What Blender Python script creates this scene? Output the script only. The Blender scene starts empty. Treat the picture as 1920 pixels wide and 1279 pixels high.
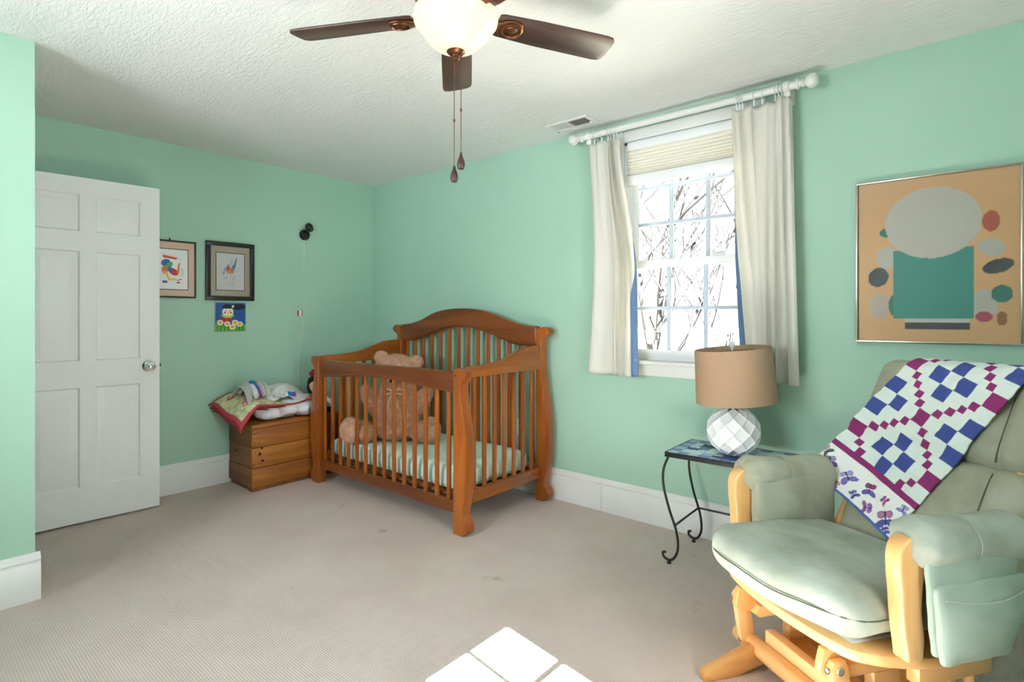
import bpy, bmesh, math, random
import numpy as np
from mathutils import Vector, Matrix, noise as mnoise
random.seed(7)
PI = math.pi
scene = bpy.context.scene
COL = scene.collection

def C(s):
    s = s.lstrip('#')
    def l(c):
        c = c / 255
        return c / 12.92 if c <= .04045 else ((c + .055) / 1.055) ** 2.4
    return tuple(l(int(s[i:i + 2], 16)) for i in (0, 2, 4))

# ------------------------------------------------------------------ camera
H = 2.40                                     # ceiling height
cd = bpy.data.cameras.new('camera'); cam = bpy.data.objects.new('camera', cd); COL.objects.link(cam)
cam.location = (4.216, -2.983, 1.218)
cam.rotation_euler = (PI / 2, 0, math.radians(40.43))
cd.sensor_width = 36; cd.lens = 36 * 1027 / 1920; cd.shift_y = -46.5 / 1920
cd.clip_start = .05; cd.clip_end = 400
scene.camera = cam
# ------------------------------------------------------------------ sky, sun, exposure
world = bpy.data.worlds.new('sky'); scene.world = world; world.use_nodes = True
bg = world.node_tree.nodes['Background']
bg.inputs[0].default_value = (.86, .93, 1.0, 1); bg.inputs[1].default_value = .85
sd = bpy.data.lights.new('sun', 'SUN'); sun = bpy.data.objects.new('sun', sd); COL.objects.link(sun)
sd.energy = 120; sd.angle = math.radians(.3); sd.color = (.89, .96, 1.0)
sun.rotation_euler = Vector((-.989, .145, -.7335)).to_track_quat('-Z', 'Y').to_euler()
sun.location = (8, -3, 5)
def window_light(name, loc, rot, sx, sy, power, color=(.88, .95, 1.0)):
    d = bpy.data.lights.new(name, 'AREA'); o = bpy.data.objects.new(name, d); COL.objects.link(o)
    d.shape = 'RECTANGLE'; d.size = sx; d.size_y = sy; d.energy = power; d.color = color
    o.location = loc; o.rotation_euler = rot
    return o
# daylight by the east window, and fill through an added south window
window_light('daylight_east', (5.50, -2.07, 1.50), (0, PI / 2, 0), 1.15, .78, 52)
window_light('added_fill_south', (2.35, -4.36, 1.50), (PI / 2, 0, 0), 1.5, 1.15, 50)
scene.view_settings.view_transform = 'Standard'; scene.view_settings.look = 'None'
scene.view_settings.gamma = 1; scene.view_settings.use_curve_mapping = False
scene.view_settings.exposure = 0.88
cy = scene.cycles
cy.max_bounces = 7; cy.diffuse_bounces = 5; cy.glossy_bounces = 3; cy.transmission_bounces = 3; cy.transparent_max_bounces = 8; cy.caustics_reflective = False; cy.caustics_refractive = False

# ------------------------------------------------------------------ helpers
MW = {}                                      # world matrix of every empty / part
def tag(o, label=None, cat=None, group=None, kind=None):
    if label: o['label'] = label
    if cat: o['category'] = cat
    if group: o['group'] = group
    if kind: o['kind'] = kind
    return o
def thing(name, label, cat, loc=(0, 0, 0), rotz=0, group=None, kind=None):
    o = bpy.data.objects.new(name, None); COL.objects.link(o)
    o.empty_display_size = .1
    o.location = loc; o.rotation_euler = (0, 0, rotz)
    MW[o.name] = Matrix.Translation(Vector(loc)) @ Matrix.Rotation(rotz, 4, 'Z')
    return tag(o, label, cat, group, kind)
def cat(pts, n=8):
    """Catmull-Rom through points (any dimension)."""
    P = [np.array(p, float) for p in pts]
    P = [2 * P[0] - P[1]] + P + [2 * P[-1] - P[-2]]
    out = []
    for i in range(1, len(P) - 2):
        for k in range(n):
            t = k / n
            out.append(tuple(.5 * (2 * P[i] + (P[i + 1] - P[i - 1]) * t + (2 * P[i - 1] - 5 * P[i] + 4 * P[i + 1] - P[i + 2]) * t * t + (3 * P[i] - P[i - 1] - 3 * P[i + 1] + P[i + 2]) * t ** 3)))
    out.append(tuple(P[-2]))
    return out
class MB:
    def __init__(s): s.v = []; s.f = []
    def add(s, vs, fs):
        k = len(s.v); s.v += [tuple(v) for v in vs]; s.f += [tuple(i + k for i in f) for f in fs]; return s
    def box(s, x0, x1, y0, y1, z0, z1):
        return s.add([(x, y, z) for z in (z0, z1) for y in (y0, y1) for x in (x0, x1)],
                     [(0, 2, 3, 1), (4, 5, 7, 6), (0, 1, 5, 4), (2, 6, 7, 3), (0, 4, 6, 2), (1, 3, 7, 5)])
    def prism(s, poly, axis, a, b):
        m = {'x': lambda p, t: (t, p[0], p[1]), 'y': lambda p, t: (p[0], t, p[1]), 'z': lambda p, t: (p[0], p[1], t)}[axis]
        n = len(poly)
        vs = [m(p, a) for p in poly] + [m(p, b) for p in poly]
        return s.add(vs, [tuple(range(n))[::-1], tuple(range(n, 2 * n))] + [(i, (i + 1) % n, n + (i + 1) % n, n + i) for i in range(n)])
    def tube(s, path, r, n=8, closed=False):
        path = [Vector(p) for p in path]; m = len(path)
        rs = r if isinstance(r, (list, tuple)) else [r] * m
        up = None; vs = []; fs = []
        for i, p in enumerate(path):
            a = path[(i - 1) % m] if (closed or i > 0) else p
            b = path[(i + 1) % m] if (closed or i < m - 1) else p
            t = (b - a).normalized()
            if up is None: up = t.orthogonal().normalized()
            up = (up - t * up.dot(t)).normalized(); w = t.cross(up)
            for k in range(n):
                c = 2 * PI * k / n; vs.append(p + (up * math.cos(c) + w * math.sin(c)) * rs[i])
        for i in range(m if closed else m - 1):
            for k in range(n):
                j = (i + 1) % m
                fs.append((i * n + k, i * n + (k + 1) % n, j * n + (k + 1) % n, j * n + k))
        if not closed: fs += [tuple(range(n))[::-1], tuple((m - 1) * n + k for k in range(n))]
        return s.add(vs, fs)
    def lathe(s, prof, c=(0, 0, 0), n=24, axis='z'):
        vs = []; m = len(prof)
        for r, z in prof:
            for k in range(n):
                a = 2 * PI * k / n; p = (r * math.cos(a), r * math.sin(a), z)
                if axis == 'x': p = (p[2], p[0], p[1])
                if axis == 'y': p = (p[1], p[2], p[0])
                vs.append((p[0] + c[0], p[1] + c[1], p[2] + c[2]))
        fs = [(i * n + k, i * n + (k + 1) % n, (i + 1) * n + (k + 1) % n, (i + 1) * n + k) for i in range(m - 1) for k in range(n)]
        if prof[0][0] > 1e-4: fs.append(tuple(range(n))[::-1])
        if prof[-1][0] > 1e-4: fs.append(tuple((m - 1) * n + k for k in range(n)))
        return s.add(vs, fs)
    def ball(s, c, rx, ry=None, rz=None, n=16, m=10, rot=None):
        ry = ry or rx; rz = rz or rx
        k0 = len(s.v)
        s.lathe([(max(math.sin(PI * i / m), 1e-3), -math.cos(PI * i / m)) for i in range(m + 1)], n=n)
        for i in range(k0, len(s.v)):
            v = Vector((s.v[i][0] * rx, s.v[i][1] * ry, s.v[i][2] * rz))
            if rot is not None: v = rot @ v
            s.v[i] = tuple(v + Vector(c))
        return s
    def grid(s, fn, nu, nv, u0=0, u1=1, v0=0, v1=1):
        vs = [fn(u0 + (u1 - u0) * i / nu, v0 + (v1 - v0) * j / nv) for i in range(nu + 1) for j in range(nv + 1)]
        return s.add(vs, [(i * (nv + 1) + j, (i + 1) * (nv + 1) + j, (i + 1) * (nv + 1) + j + 1, i * (nv + 1) + j + 1) for i in range(nu) for j in range(nv)])
    def rbox(s, hx, hy, hz, r, n=8, fn=None, p=2.0):
        """rounded box centred at the origin, each point passed through fn"""
        k0 = len(s.v); idx = {}; vs = []; fs = []
        def vert(a, b, c):
            key = (a, b, c)
            if key not in idx:
                q = np.array([2 * a / n - 1, 2 * b / n - 1, 2 * c / n - 1])
                h = np.array([hx, hy, hz]); rr = np.minimum(r, h)
                x = q * h; inn = np.clip(x, -(h - rr), h - rr); d = (x - inn) / np.maximum(rr, 1e-6)
                L = (np.abs(d) ** p).sum() ** (1 / p); M = np.abs(d).max()
                if L > 1e-6: d = d * M / L
                w = tuple(inn + d * rr)
                vs.append(fn(*w) if fn else w); idx[key] = k0 + len(vs) - 1
            return idx[key]
        for i in range(n):
            for j in range(n):
                for q in (0, n):
                    fs.append([vert(i, j, q), vert(i + 1, j, q), vert(i + 1, j + 1, q), vert(i, j + 1, q)])
                    fs.append([vert(i, q, j), vert(i + 1, q, j), vert(i + 1, q, j + 1), vert(i, q, j + 1)])
                    fs.append([vert(q, i, j), vert(q, i + 1, j), vert(q, i + 1, j + 1), vert(q, i, j + 1)])
        s.v += [tuple(v) for v in vs]; s.f += [tuple(f) for f in fs]
        return s
    def xf(s, M):
        s.v = [tuple(M @ Vector(v)) for v in s.v]; return s
    def mesh(s, name, mat, bevel=0, seg=2, smooth=40, inv=None, recalc=True):
        bm = bmesh.new()
        vs = [bm.verts.new(v) for v in s.v]
        for f in s.f:
            try: bm.faces.new([vs[i] for i in f])
            except ValueError: pass
        if recalc: bmesh.ops.recalc_face_normals(bm, faces=bm.faces)
        if bevel:
            es = [e for e in bm.edges if len(e.link_faces) == 2 and e.calc_face_angle(0) > .5]
            bmesh.ops.bevel(bm, geom=es, offset=bevel, segments=seg, profile=.5, affect='EDGES', clamp_overlap=True)
        if inv is not None: bm.transform(inv)
        me = bpy.data.meshes.new(name); bm.to_mesh(me); bm.free()
        if smooth:
            me.polygons.foreach_set('use_smooth', [True] * len(me.polygons))
            if smooth < 180: me.set_sharp_from_angle(angle=math.radians(smooth))
        if mat: me.materials.append(mat)
        return me
    def build(s, name, mat, parent=None, bevel=0, seg=2, smooth=40, label=None, local=False, kind=None, recalc=True):
        inv = None
        if parent is not None and not local: inv = MW[parent.name].inverted()
        me = s.mesh(name, mat, bevel, seg, smooth, inv, recalc)
        o = bpy.data.objects.new(name, me); COL.objects.link(o)
        if parent is not None: o.parent = parent; MW[o.name] = MW[parent.name]
        else: MW[o.name] = Matrix.Identity(4)
        return tag(o, label, kind=kind)
def rebase(o, loc):
    """give a one-mesh thing its origin at its base"""
    o.data.transform(Matrix.Translation(-Vector(loc))); o.location = loc
    MW[o.name] = Matrix.Translation(Vector(loc)); return o
def inst(o, parent, loc, name=None, rot=None):
    c = o.copy(); c.name = name or o.name.split('.')[0]; COL.objects.link(c); c.parent = parent; c.location = loc
    if rot: c.rotation_euler = rot
    return c
def blob(name, parts, mat, parent=None, voxel=.012, smooth_it=6, label=None, disp=None):
    """parts: list of (centre, radii, rotation) ellipsoids melted into one continuous surface (world coordinates)"""
    mb = MB()
    for c, r, rot in parts: mb.ball(c, *r, n=20, m=12, rot=rot)
    me = mb.mesh('tmp', None, smooth=0)
    o = bpy.data.objects.new('tmp', me); COL.objects.link(o)
    m = o.modifiers.new('r', 'REMESH'); m.mode = 'VOXEL'; m.voxel_size = voxel
    m = o.modifiers.new('s', 'SMOOTH'); m.iterations = smooth_it; m.factor = .5
    dg = bpy.context.evaluated_depsgraph_get(); dg.update()
    e = o.evaluated_get(dg); me2 = bpy.data.meshes.new_from_object(e)
    bpy.data.objects.remove(o); bpy.data.meshes.remove(me)
    if disp:
        for v in me2.vertices: v.co = disp(v.co, v.normal)
    me2.name = name
    if parent is not None: me2.transform(MW[parent.name].inverted())
    me2.polygons.foreach_set('use_smooth', [True] * len(me2.polygons))
    me2.materials.clear(); me2.materials.append(mat)
    o = bpy.data.objects.new(name, me2); COL.objects.link(o)
    if parent is not None: o.parent = parent; MW[o.name] = MW[parent.name]
    else: MW[o.name] = Matrix.Identity(4)
    return tag(o, label)
def colorize(o, fn):
    """fn(index)->rgb, per vertex print colour"""
    me = o.data; a = me.color_attributes.new('print', 'FLOAT_COLOR', 'POINT')
    arr = np.ones((len(me.vertices), 4), np.float32)
    for i in range(len(me.vertices)): arr[i, :3] = fn(i)
    a.data.foreach_set('color', arr.ravel())

# ------------------------------------------------------------------ materials
def new_mat(name):
    m = bpy.data.materials.new(name); m.use_nodes = True
    nt = m.node_tree; return m, nt, nt.nodes['Principled BSDF']
def N(nt, t, **kw):
    n = nt.nodes.new(t)
    for k, v in kw.items():
        if k.startswith('i_'): n.inputs[k[2:].replace('_', ' ')].default_value = v
        else: setattr(n, k, v)
    return n
def ramp(nt, stops):
    r = nt.nodes.new('ShaderNodeValToRGB'); e = r.color_ramp.elements
    while len(e) < len(stops): e.new(.5)
    for k, (p, c) in enumerate(stops): e[k].position = p; e[k].color = (*c, 1)
    return r
def coords(nt, scale=(1, 1, 1), rnd=False, rot=(0, 0, 0)):
    tc = N(nt, 'ShaderNodeTexCoord'); mp = N(nt, 'ShaderNodeMapping'); mp.inputs['Scale'].default_value = scale; mp.inputs['Rotation'].default_value = rot
    nt.links.new(tc.outputs['Object'], mp.inputs['Vector'])
    if rnd:
        oi = N(nt, 'ShaderNodeObjectInfo'); ml = N(nt, 'ShaderNodeMath', operation='MULTIPLY'); ml.inputs[1].default_value = 37.
        nt.links.new(oi.outputs['Random'], ml.inputs[0]); nt.links.new(ml.outputs[0], mp.inputs['Location'])
    return mp
def bump(nt, b, src, strength, dist=.01):
    bp = N(nt, 'ShaderNodeBump'); bp.inputs['Strength'].default_value = strength; bp.inputs['Distance'].default_value = dist
    nt.links.new(src, bp.inputs['Height']); nt.links.new(bp.outputs[0], b.inputs['Normal']); return bp
def plain(name, c, rough=.5, metal=0, c2=None, nscale=3, spec=.5, bumps=0, bscale=60, coat=0, bdist=.004):
    m, nt, b = new_mat(name)
    c = C(c) if isinstance(c, str) else c
    b.inputs['Roughness'].default_value = rough; b.inputs['Metallic'].default_value = metal; b.inputs['Specular IOR Level'].default_value = spec
    b.inputs['Coat Weight'].default_value = coat
    mp = coords(nt)
    nz = N(nt, 'ShaderNodeTexNoise'); nz.inputs['Scale'].default_value = nscale; nz.inputs['Detail'].default_value = 4
    nt.links.new(mp.outputs[0], nz.inputs['Vector'])
    c2v = C(c2) if isinstance(c2, str) else (c2 or tuple(x * .94 for x in c))
    r = ramp(nt, [(.35, c2v), (.65, c)]); nt.links.new(nz.outputs['Fac'], r.inputs[0]); nt.links.new(r.outputs[0], b.inputs['Base Color'])
    if bumps:
        n2 = N(nt, 'ShaderNodeTexNoise'); n2.inputs['Scale'].default_value = bscale; n2.inputs['Detail'].default_value = 5
        nt.links.new(mp.outputs[0], n2.inputs['Vector']); bump(nt, b, n2.outputs['Fac'], bumps, bdist)
    return m
def wood(name, dark, light, axis='z', rough=.35, grain=14, stretch=.08, coat=0, mid=None):
    m, nt, b = new_mat(name)
    sc = [1, 1, 1]; sc['xyz'.index(axis)] = stretch
    mp = coords(nt, tuple(sc), rnd=True)
    nz = N(nt, 'ShaderNodeTexNoise'); nz.inputs['Scale'].default_value = grain; nz.inputs['Detail'].default_value = 7; nz.inputs['Distortion'].default_value = .6
    nt.links.new(mp.outputs[0], nz.inputs['Vector'])
    n2 = N(nt, 'ShaderNodeTexNoise'); n2.inputs['Scale'].default_value = grain * 9; n2.inputs['Detail'].default_value = 3
    nt.links.new(mp.outputs[0], n2.inputs['Vector'])
    mx = N(nt, 'ShaderNodeMath', operation='MULTIPLY_ADD'); mx.inputs[1].default_value = .25
    nt.links.new(n2.outputs['Fac'], mx.inputs[0]); nt.links.new(nz.outputs['Fac'], mx.inputs[2])
    d, l = C(dark), C(light); md = C(mid) if mid else tuple((a + c) / 2 for a, c in zip(d, l))
    r = ramp(nt, [(.42, d), (.6, md), (.78, l)]); nt.links.new(mx.outputs[0], r.inputs[0]); nt.links.new(r.outputs[0], b.inputs['Base Color'])
    b.inputs['Roughness'].default_value = rough; b.inputs['Coat Weight'].default_value = coat; b.inputs['Coat Roughness'].default_value = .2
    bump(nt, b, mx.outputs[0], .08, .002)
    return m
def printed(name, rough=.6, bumps=0, bscale=40, coat=0):
    m, nt, b = new_mat(name)
    a = N(nt, 'ShaderNodeVertexColor'); a.layer_name = 'print'
    nt.links.new(a.outputs['Color'], b.inputs['Base Color']); b.inputs['Roughness'].default_value = rough; b.inputs['Coat Weight'].default_value = coat
    if bumps:
        mp = coords(nt); n2 = N(nt, 'ShaderNodeTexNoise'); n2.inputs['Scale'].default_value = bscale; n2.inputs['Detail'].default_value = 4
        nt.links.new(mp.outputs[0], n2.inputs['Vector']); bump(nt, b, n2.outputs['Fac'], bumps, .006)
    return m
def translucent(name, c, mixf=.35, rough=.9, weave=500):
    m, nt, b = new_mat(name); b.inputs['Base Color'].default_value = (*C(c), 1); b.inputs['Roughness'].default_value = rough; b.inputs['Specular IOR Level'].default_value = .1
    t = N(nt, 'ShaderNodeBsdfTranslucent'); t.inputs[0].default_value = (*C(c), 1)
    mx = N(nt, 'ShaderNodeMixShader'); mx.inputs[0].default_value = mixf
    mp = coords(nt); nz = N(nt, 'ShaderNodeTexNoise'); nz.inputs['Scale'].default_value = weave; nt.links.new(mp.outputs[0], nz.inputs['Vector']); bump(nt, b, nz.outputs['Fac'], .15, .001)
    nt.links.new(b.outputs[0], mx.inputs[1]); nt.links.new(t.outputs[0], mx.inputs[2]); nt.links.new(mx.outputs[0], nt.nodes['Material Output'].inputs[0])
    return m

M = {}
M['wall'] = plain('mint_wall_paint', '#a8ccb9', .55, c2='#a4c9b5', nscale=1.2, bumps=.12, bscale=90, bdist=.002, spec=.35)
M['trim'] = plain('white_trim_paint', '#e6e7e4', .35, c2='#dededb', nscale=2)
M['door'] = plain('white_door_paint', '#f0f1ef', .38, c2='#e9eae7', nscale=1.5)
M['vinyl'] = plain('white_vinyl', '#eef0f2', .3)
M['vinyl_grid'] = plain('grid_vinyl', '#c3d0dc', .4)
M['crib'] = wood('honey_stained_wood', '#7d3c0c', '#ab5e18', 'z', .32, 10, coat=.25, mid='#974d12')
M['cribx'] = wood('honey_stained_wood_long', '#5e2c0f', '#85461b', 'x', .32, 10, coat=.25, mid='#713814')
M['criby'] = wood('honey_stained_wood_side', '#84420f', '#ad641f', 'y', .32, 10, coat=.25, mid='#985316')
M['pine'] = wood('old_pine_board', '#7a4418', '#b0702c', 'y', .5, 9, mid='#9a5a20')
M['pinex'] = wood('old_pine_board_end', '#6d3f1a', '#9a6230', 'x', .5, 9, mid='#84502a')
M['maple'] = wood('maple_finish', '#d8a05c', '#efc48a', 'z', .35, 6, coat=.2, mid='#e5b272')
M['maplex'] = wood('maple_finish_long', '#d8a05c', '#efc48a', 'x', .35, 6, coat=.2, mid='#e5b272')
M['mapley'] = wood('maple_finish_side', '#cf9350', '#e8b678', 'y', .35, 6, coat=.2, mid='#dca562')
M['blade'] = wood('dark_walnut_blade', '#33201b', '#5c3f36', 'x', .4, 12, stretch=.05, mid='#462e27')
M['bronze'] = plain('oiled_bronze', '#8a5a3c', .35, .85, c2='#5f3c28', nscale=12)
M['chrome'] = plain('polished_nickel', '#d8d8d6', .15, 1)
M['brass'] = plain('antique_brass', '#b08a3c', .3, .9, c2='#6b5522', nscale=60)
M['iron'] = plain('black_wrought_iron', '#1c1b1b', .45, .4, c2='#2a2826', nscale=40)
M['black'] = plain('black_plastic', '#161616', .35)
M['blackframe'] = plain('black_frame_lacquer', '#1d1917', .3)
M['dark'] = plain('knot_and_duct_shade', '#231f1c', .8)  # dark brown of the pine knots, and painted shade of the vent duct
M['curtain'] = translucent('cream_cotton', '#f2efe6', .35)
M['bluetrim'] = translucent('blue_cotton_band', '#7d9cc6', .3)
M['shade'] = translucent('cellular_shade_cloth', '#efece3', .2)
M['clip'] = plain('clear_plastic', '#dfe6e6', .15, 0)
M['sheet'] = plain('pale_mint_sheet', '#dcf4e8', .8, c2='#d2ecde', nscale=5, bumps=.1, bscale=200)
M['bear'] = plain('tan_plush', '#cfa48a', .95, c2='#b98c72', nscale=30, bumps=.9, bscale=220, spec=.1, bdist=.01)
M['bear2'] = plain('light_plush', '#d3ab88', .95, c2='#bf9474', nscale=30, bumps=.8, bscale=220, spec=.1, bdist=.01)
M['ribbon'] = plain('satin_ribbon', '#e2bd98', .4)
M['ceramic'] = plain('white_glazed_ceramic', '#f1f2f1', .12, c2='#e6e8e8', coat=.5)
M['sage'] = plain('sage_microsuede', '#aeb09c', .9, c2='#989983', nscale=7, bumps=.25, bscale=18, spec=.15, bdist=.02)
M['sage2'] = plain('pale_sage_microsuede', '#b9c3b7', .9, c2='#9aa192', nscale=5, bumps=.25, bscale=14, spec=.15, bdist=.02)  # paler sage for the seat, right arm pad and pocket hem
M['sage3'] = plain('sage_pocket_cloth', '#aabcae', .9, c2='#9eaf9f', nscale=5, bumps=.15, bscale=14, spec=.15, bdist=.02)
M['seam'] = plain('sage_seam_thread', '#5f6652', .95)
M['print'] = printed('printed_paper', .45)
M['cloth_print'] = printed('printed_cotton', .95, .35, 45)
M['comforter'] = plain('white_comforter', '#e7e8ea', .9, c2='#d8dbe0', nscale=18, bumps=.5, bscale=16, bdist=.02)
M['steel'] = plain('brushed_steel_frame', '#b9b4a6', .3, 1)
M['plate'] = plain('ivory_plastic', '#e9ebe6', .4)
M['cord'] = plain('white_cord', '#dfe6df', .5)
M['bark'] = plain('grey_bark', '#3a3537', .9, c2='#2b2829', nscale=8)
M['lawn'] = plain('winter_lawn', '#b7b09a', .95, c2='#a39d86', nscale=.2)
M['red'] = plain('red_felt', '#a81428', .9)
M['skin'] = plain('doll_cloth', '#d9b08a', .9)
M['hair'] = plain('doll_yarn', '#17120f', .95)
def glass_mat():
    m, nt, b = new_mat('clear_window_glass')
    t = N(nt, 'ShaderNodeBsdfTransparent'); g = N(nt, 'ShaderNodeBsdfGlossy'); g.inputs['Roughness'].default_value = .02
    fr = N(nt, 'ShaderNodeFresnel'); fr.inputs[0].default_value = 1.45; mx = N(nt, 'ShaderNodeMixShader')
    nt.links.new(fr.outputs[0], mx.inputs[0]); nt.links.new(t.outputs[0], mx.inputs[1]); nt.links.new(g.outputs[0], mx.inputs[2]); nt.links.new(mx.outputs[0], nt.nodes['Material Output'].inputs[0])
    return m
M['glass'] = glass_mat()
def carpet_mat():
    m, nt, b = new_mat('beige_loop_carpet')
    mp = coords(nt); L = nt.links.new
    nz = N(nt, 'ShaderNodeTexNoise'); nz.inputs['Scale'].default_value = 2.2; nz.inputs['Detail'].default_value = 5; L(mp.outputs[0], nz.inputs['Vector'])
    r = ramp(nt, [(.3, C('#d3c3b9')), (.7, C('#decfc6'))]); L(nz.outputs['Fac'], r.inputs[0])
    w1 = N(nt, 'ShaderNodeTexWave', bands_direction='X'); w2 = N(nt, 'ShaderNodeTexWave', bands_direction='Y')
    for w in (w1, w2): w.inputs['Scale'].default_value = 36; w.inputs['Distortion'].default_value = .6; w.inputs['Detail'].default_value = 1; L(mp.outputs[0], w.inputs['Vector'])
    ml = N(nt, 'ShaderNodeMath', operation='MULTIPLY'); L(w1.outputs['Fac'], ml.inputs[0]); L(w2.outputs['Fac'], ml.inputs[1])
    n3 = N(nt, 'ShaderNodeTexNoise'); n3.inputs['Scale'].default_value = 260; L(mp.outputs[0], n3.inputs['Vector'])
    ad = N(nt, 'ShaderNodeMath', operation='MULTIPLY_ADD'); ad.inputs[1].default_value = .7; L(n3.outputs['Fac'], ad.inputs[0]); L(ml.outputs[0], ad.inputs[2])
    # soiled spots
    n4 = N(nt, 'ShaderNodeTexNoise'); n4.inputs['Scale'].default_value = 3.4; n4.inputs['Detail'].default_value = 3; L(mp.outputs[0], n4.inputs['Vector'])
    r4 = ramp(nt, [(.7, (1, 1, 1)), (.78, C('#c9c0b6'))]); L(n4.outputs['Fac'], r4.inputs[0])
    r5 = ramp(nt, [(.15, (.80, .79, .78)), (.8, (1, 1, 1))]); L(ad.outputs[0], r5.inputs[0])
    mx = N(nt, 'ShaderNodeMixRGB', blend_type='MULTIPLY'); mx.inputs[0].default_value = 1; L(r.outputs[0], mx.inputs[1]); L(r4.outputs[0], mx.inputs[2])
    mx2 = N(nt, 'ShaderNodeMixRGB', blend_type='MULTIPLY'); mx2.inputs[0].default_value = 1; L(mx.outputs[0], mx2.inputs[1]); L(r5.outputs[0], mx2.inputs[2])
    L(mx2.outputs[0], b.inputs['Base Color']); b.inputs['Roughness'].default_value = .95; b.inputs['Specular IOR Level'].default_value = .1
    bump(nt, b, ad.outputs[0], .5, .004)
    return m
M['carpet'] = carpet_mat()
def ceiling_mat():
    m, nt, b = new_mat('brushed_texture_ceiling'); L = nt.links.new
    mp = coords(nt, (1, 3.2, 1), rot=(0, 0, .6))
    nz = N(nt, 'ShaderNodeTexNoise'); nz.inputs['Scale'].default_value = 22; nz.inputs['Detail'].default_value = 5; nz.inputs['Distortion'].default_value = .7; L(mp.outputs[0], nz.inputs['Vector'])
    n2 = N(nt, 'ShaderNodeTexNoise'); n2.inputs['Scale'].default_value = 2.2; L(mp.outputs[0], n2.inputs['Vector'])
    ml = N(nt, 'ShaderNodeMath', operation='MULTIPLY'); L(nz.outputs['Fac'], ml.inputs[0]); L(n2.outputs['Fac'], ml.inputs[1])
    b.inputs['Base Color'].default_value = (*C('#e4e5e3'), 1); b.inputs['Roughness'].default_value = .8
    bump(nt, b, ml.outputs[0], .5, .022)
    return m
M['ceiling'] = ceiling_mat()
def linen():
    m, nt, b = new_mat('tan_linen_shade'); L = nt.links.new
    mp = coords(nt, (60, 60, 900)); nz = N(nt, 'ShaderNodeTexNoise'); nz.inputs['Scale'].default_value = 1.2; nz.inputs['Detail'].default_value = 3; L(mp.outputs[0], nz.inputs['Vector'])
    r = ramp(nt, [(.3, C('#9f8266')), (.7, C('#ae9175'))]); L(nz.outputs['Fac'], r.inputs[0]); L(r.outputs[0], b.inputs['Base Color']); b.inputs['Roughness'].default_value = .9
    bump(nt, b, nz.outputs['Fac'], .2, .001)
    return m
M['linen'] = linen()
def bowl_mat():
    m, nt, b = new_mat('frosted_lit_glass')
    b.inputs['Base Color'].default_value = (.55, .46, .34, 1); b.inputs['Roughness'].default_value = .35

    b.inputs['Emission Color'].default_value = (*C('#ffe6b8'), 1); b.inputs['Emission Strength'].default_value = .40

    return m
M['bowl'] = bowl_mat()

# ================================================================== the room
X1, Y1 = 5.40, -4.20                          # far ends of the room behind the photographer
XC, YC = 1.12, -2.52                          # corner of the closet block
def struct(name, mb, m, bevel=0, label=None, smooth=40):
    o = mb.build(name, m, None, bevel, smooth=smooth); o['kind'] = 'structure'
    if label: o['label'] = label
    return o
fl = MB(); fl.box(-.1, X1 + .1, Y1 - .1, .12, -.06, 0); struct('floor', fl, M['carpet'], label='beige loop pile carpet with faint stains')
cl = MB(); cl.box(-.1, X1 + .1, Y1 - .1, .12, H, H + .08); struct('ceiling', cl, M['ceiling'], label='white brush textured ceiling')
struct('wall_left', MB().box(-.12, 0, YC - .12, .12, 0, H), M['wall'], label='mint green wall behind the door and pictures')
def wall_hole(name, axis, a, b, lo, hi, w0, w1, z0, z1, label=None):
    mb = MB()
    def bx(p, q, r, s):
        if axis == 'x': mb.box(p, q, a, b, r, s)      # wall runs along x
        else: mb.box(a, b, p, q, r, s)
    bx(lo, w0, 0, H); bx(w1, hi, 0, H); bx(w0, w1, 0, z0); bx(w0, w1, z1, H)
    return struct(name, mb, M['wall'], label=label)
WX0, WX1, WZ0, WZ1 = 2.575, 3.325, .955, 2.27      # visible window opening
wall_hole('wall_right', 'x', 0, .12, 0, X1 + .1, WX0, WX1, WZ0, WZ1, 'mint green wall with the curtained window')
EY0, EY1 = -2.44, -1.70
wall_hole('wall_behind', 'y', X1, X1 + .12, Y1, 0, EY0, EY1, WZ0, WZ1, 'mint green wall behind the rocking chair side')
wall_hole('wall_near', 'x', Y1 - .12, Y1, XC, X1 + .1, 1.60, 3.10, WZ0, WZ1, 'mint green wall behind the photographer')
struct('wall_closet', MB().box(XC - .12, XC, Y1, YC - .12, 0, H), M['wall'], label='narrow mint green wall end at the left edge')
wall_entry = MB()
DX0, DX1 = .17, .96
wall_entry.box(0, DX0, YC - .12, YC, 0, H); wall_entry.box(DX1, XC, YC - .12, YC, 0, H); wall_entry.box(DX0, DX1, YC - .12, YC, 2.07, H)
struct('wall_entry', wall_entry, M['wall'], label='mint green return wall around the doorway')
struct('wall_hall', MB().box(-.12, XC - .12, -3.7, -3.62, 0, H).box(-.12, -.04, -3.62, YC - .12, 0, H), M['wall'])

# baseboards: a tall flat board with a moulded cap
BP = [(0, 0), (.018, 0), (.018, .150), (.014, .156), (.014, .168), (.019, .172), (.018, .180), (.010, .188), (.009, .196), (.004, .202), (0, .202)]
def baseboard(name, pts, label=None):
    """pts: polyline on the floor, room on its left-hand side... profile offset along the given normals"""
    o = MB()
    for (p, q, nrm) in pts:
        d = Vector((q[0] - p[0], q[1] - p[1]))
        vs = []
        for e in (p, q):
            for (t, z) in BP: vs.append((e[0] + nrm[0] * t, e[1] + nrm[1] * t, z))
        n = len(BP)
        o.add(vs, [tuple(range(n)), tuple(range(n, 2 * n))] + [(i, (i + 1) % n, n + (i + 1) % n, n + i) for i in range(n)])
    return struct(name, o, M['trim'], label=label)
baseboard('baseboard_left', [((0, YC), (0, -.0), (1, 0))], 'white moulded baseboard under the pictures')
baseboard('baseboard_right', [((0, 0), (2.4215, 0), (0, -1))], 'white moulded baseboard behind the crib')
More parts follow.
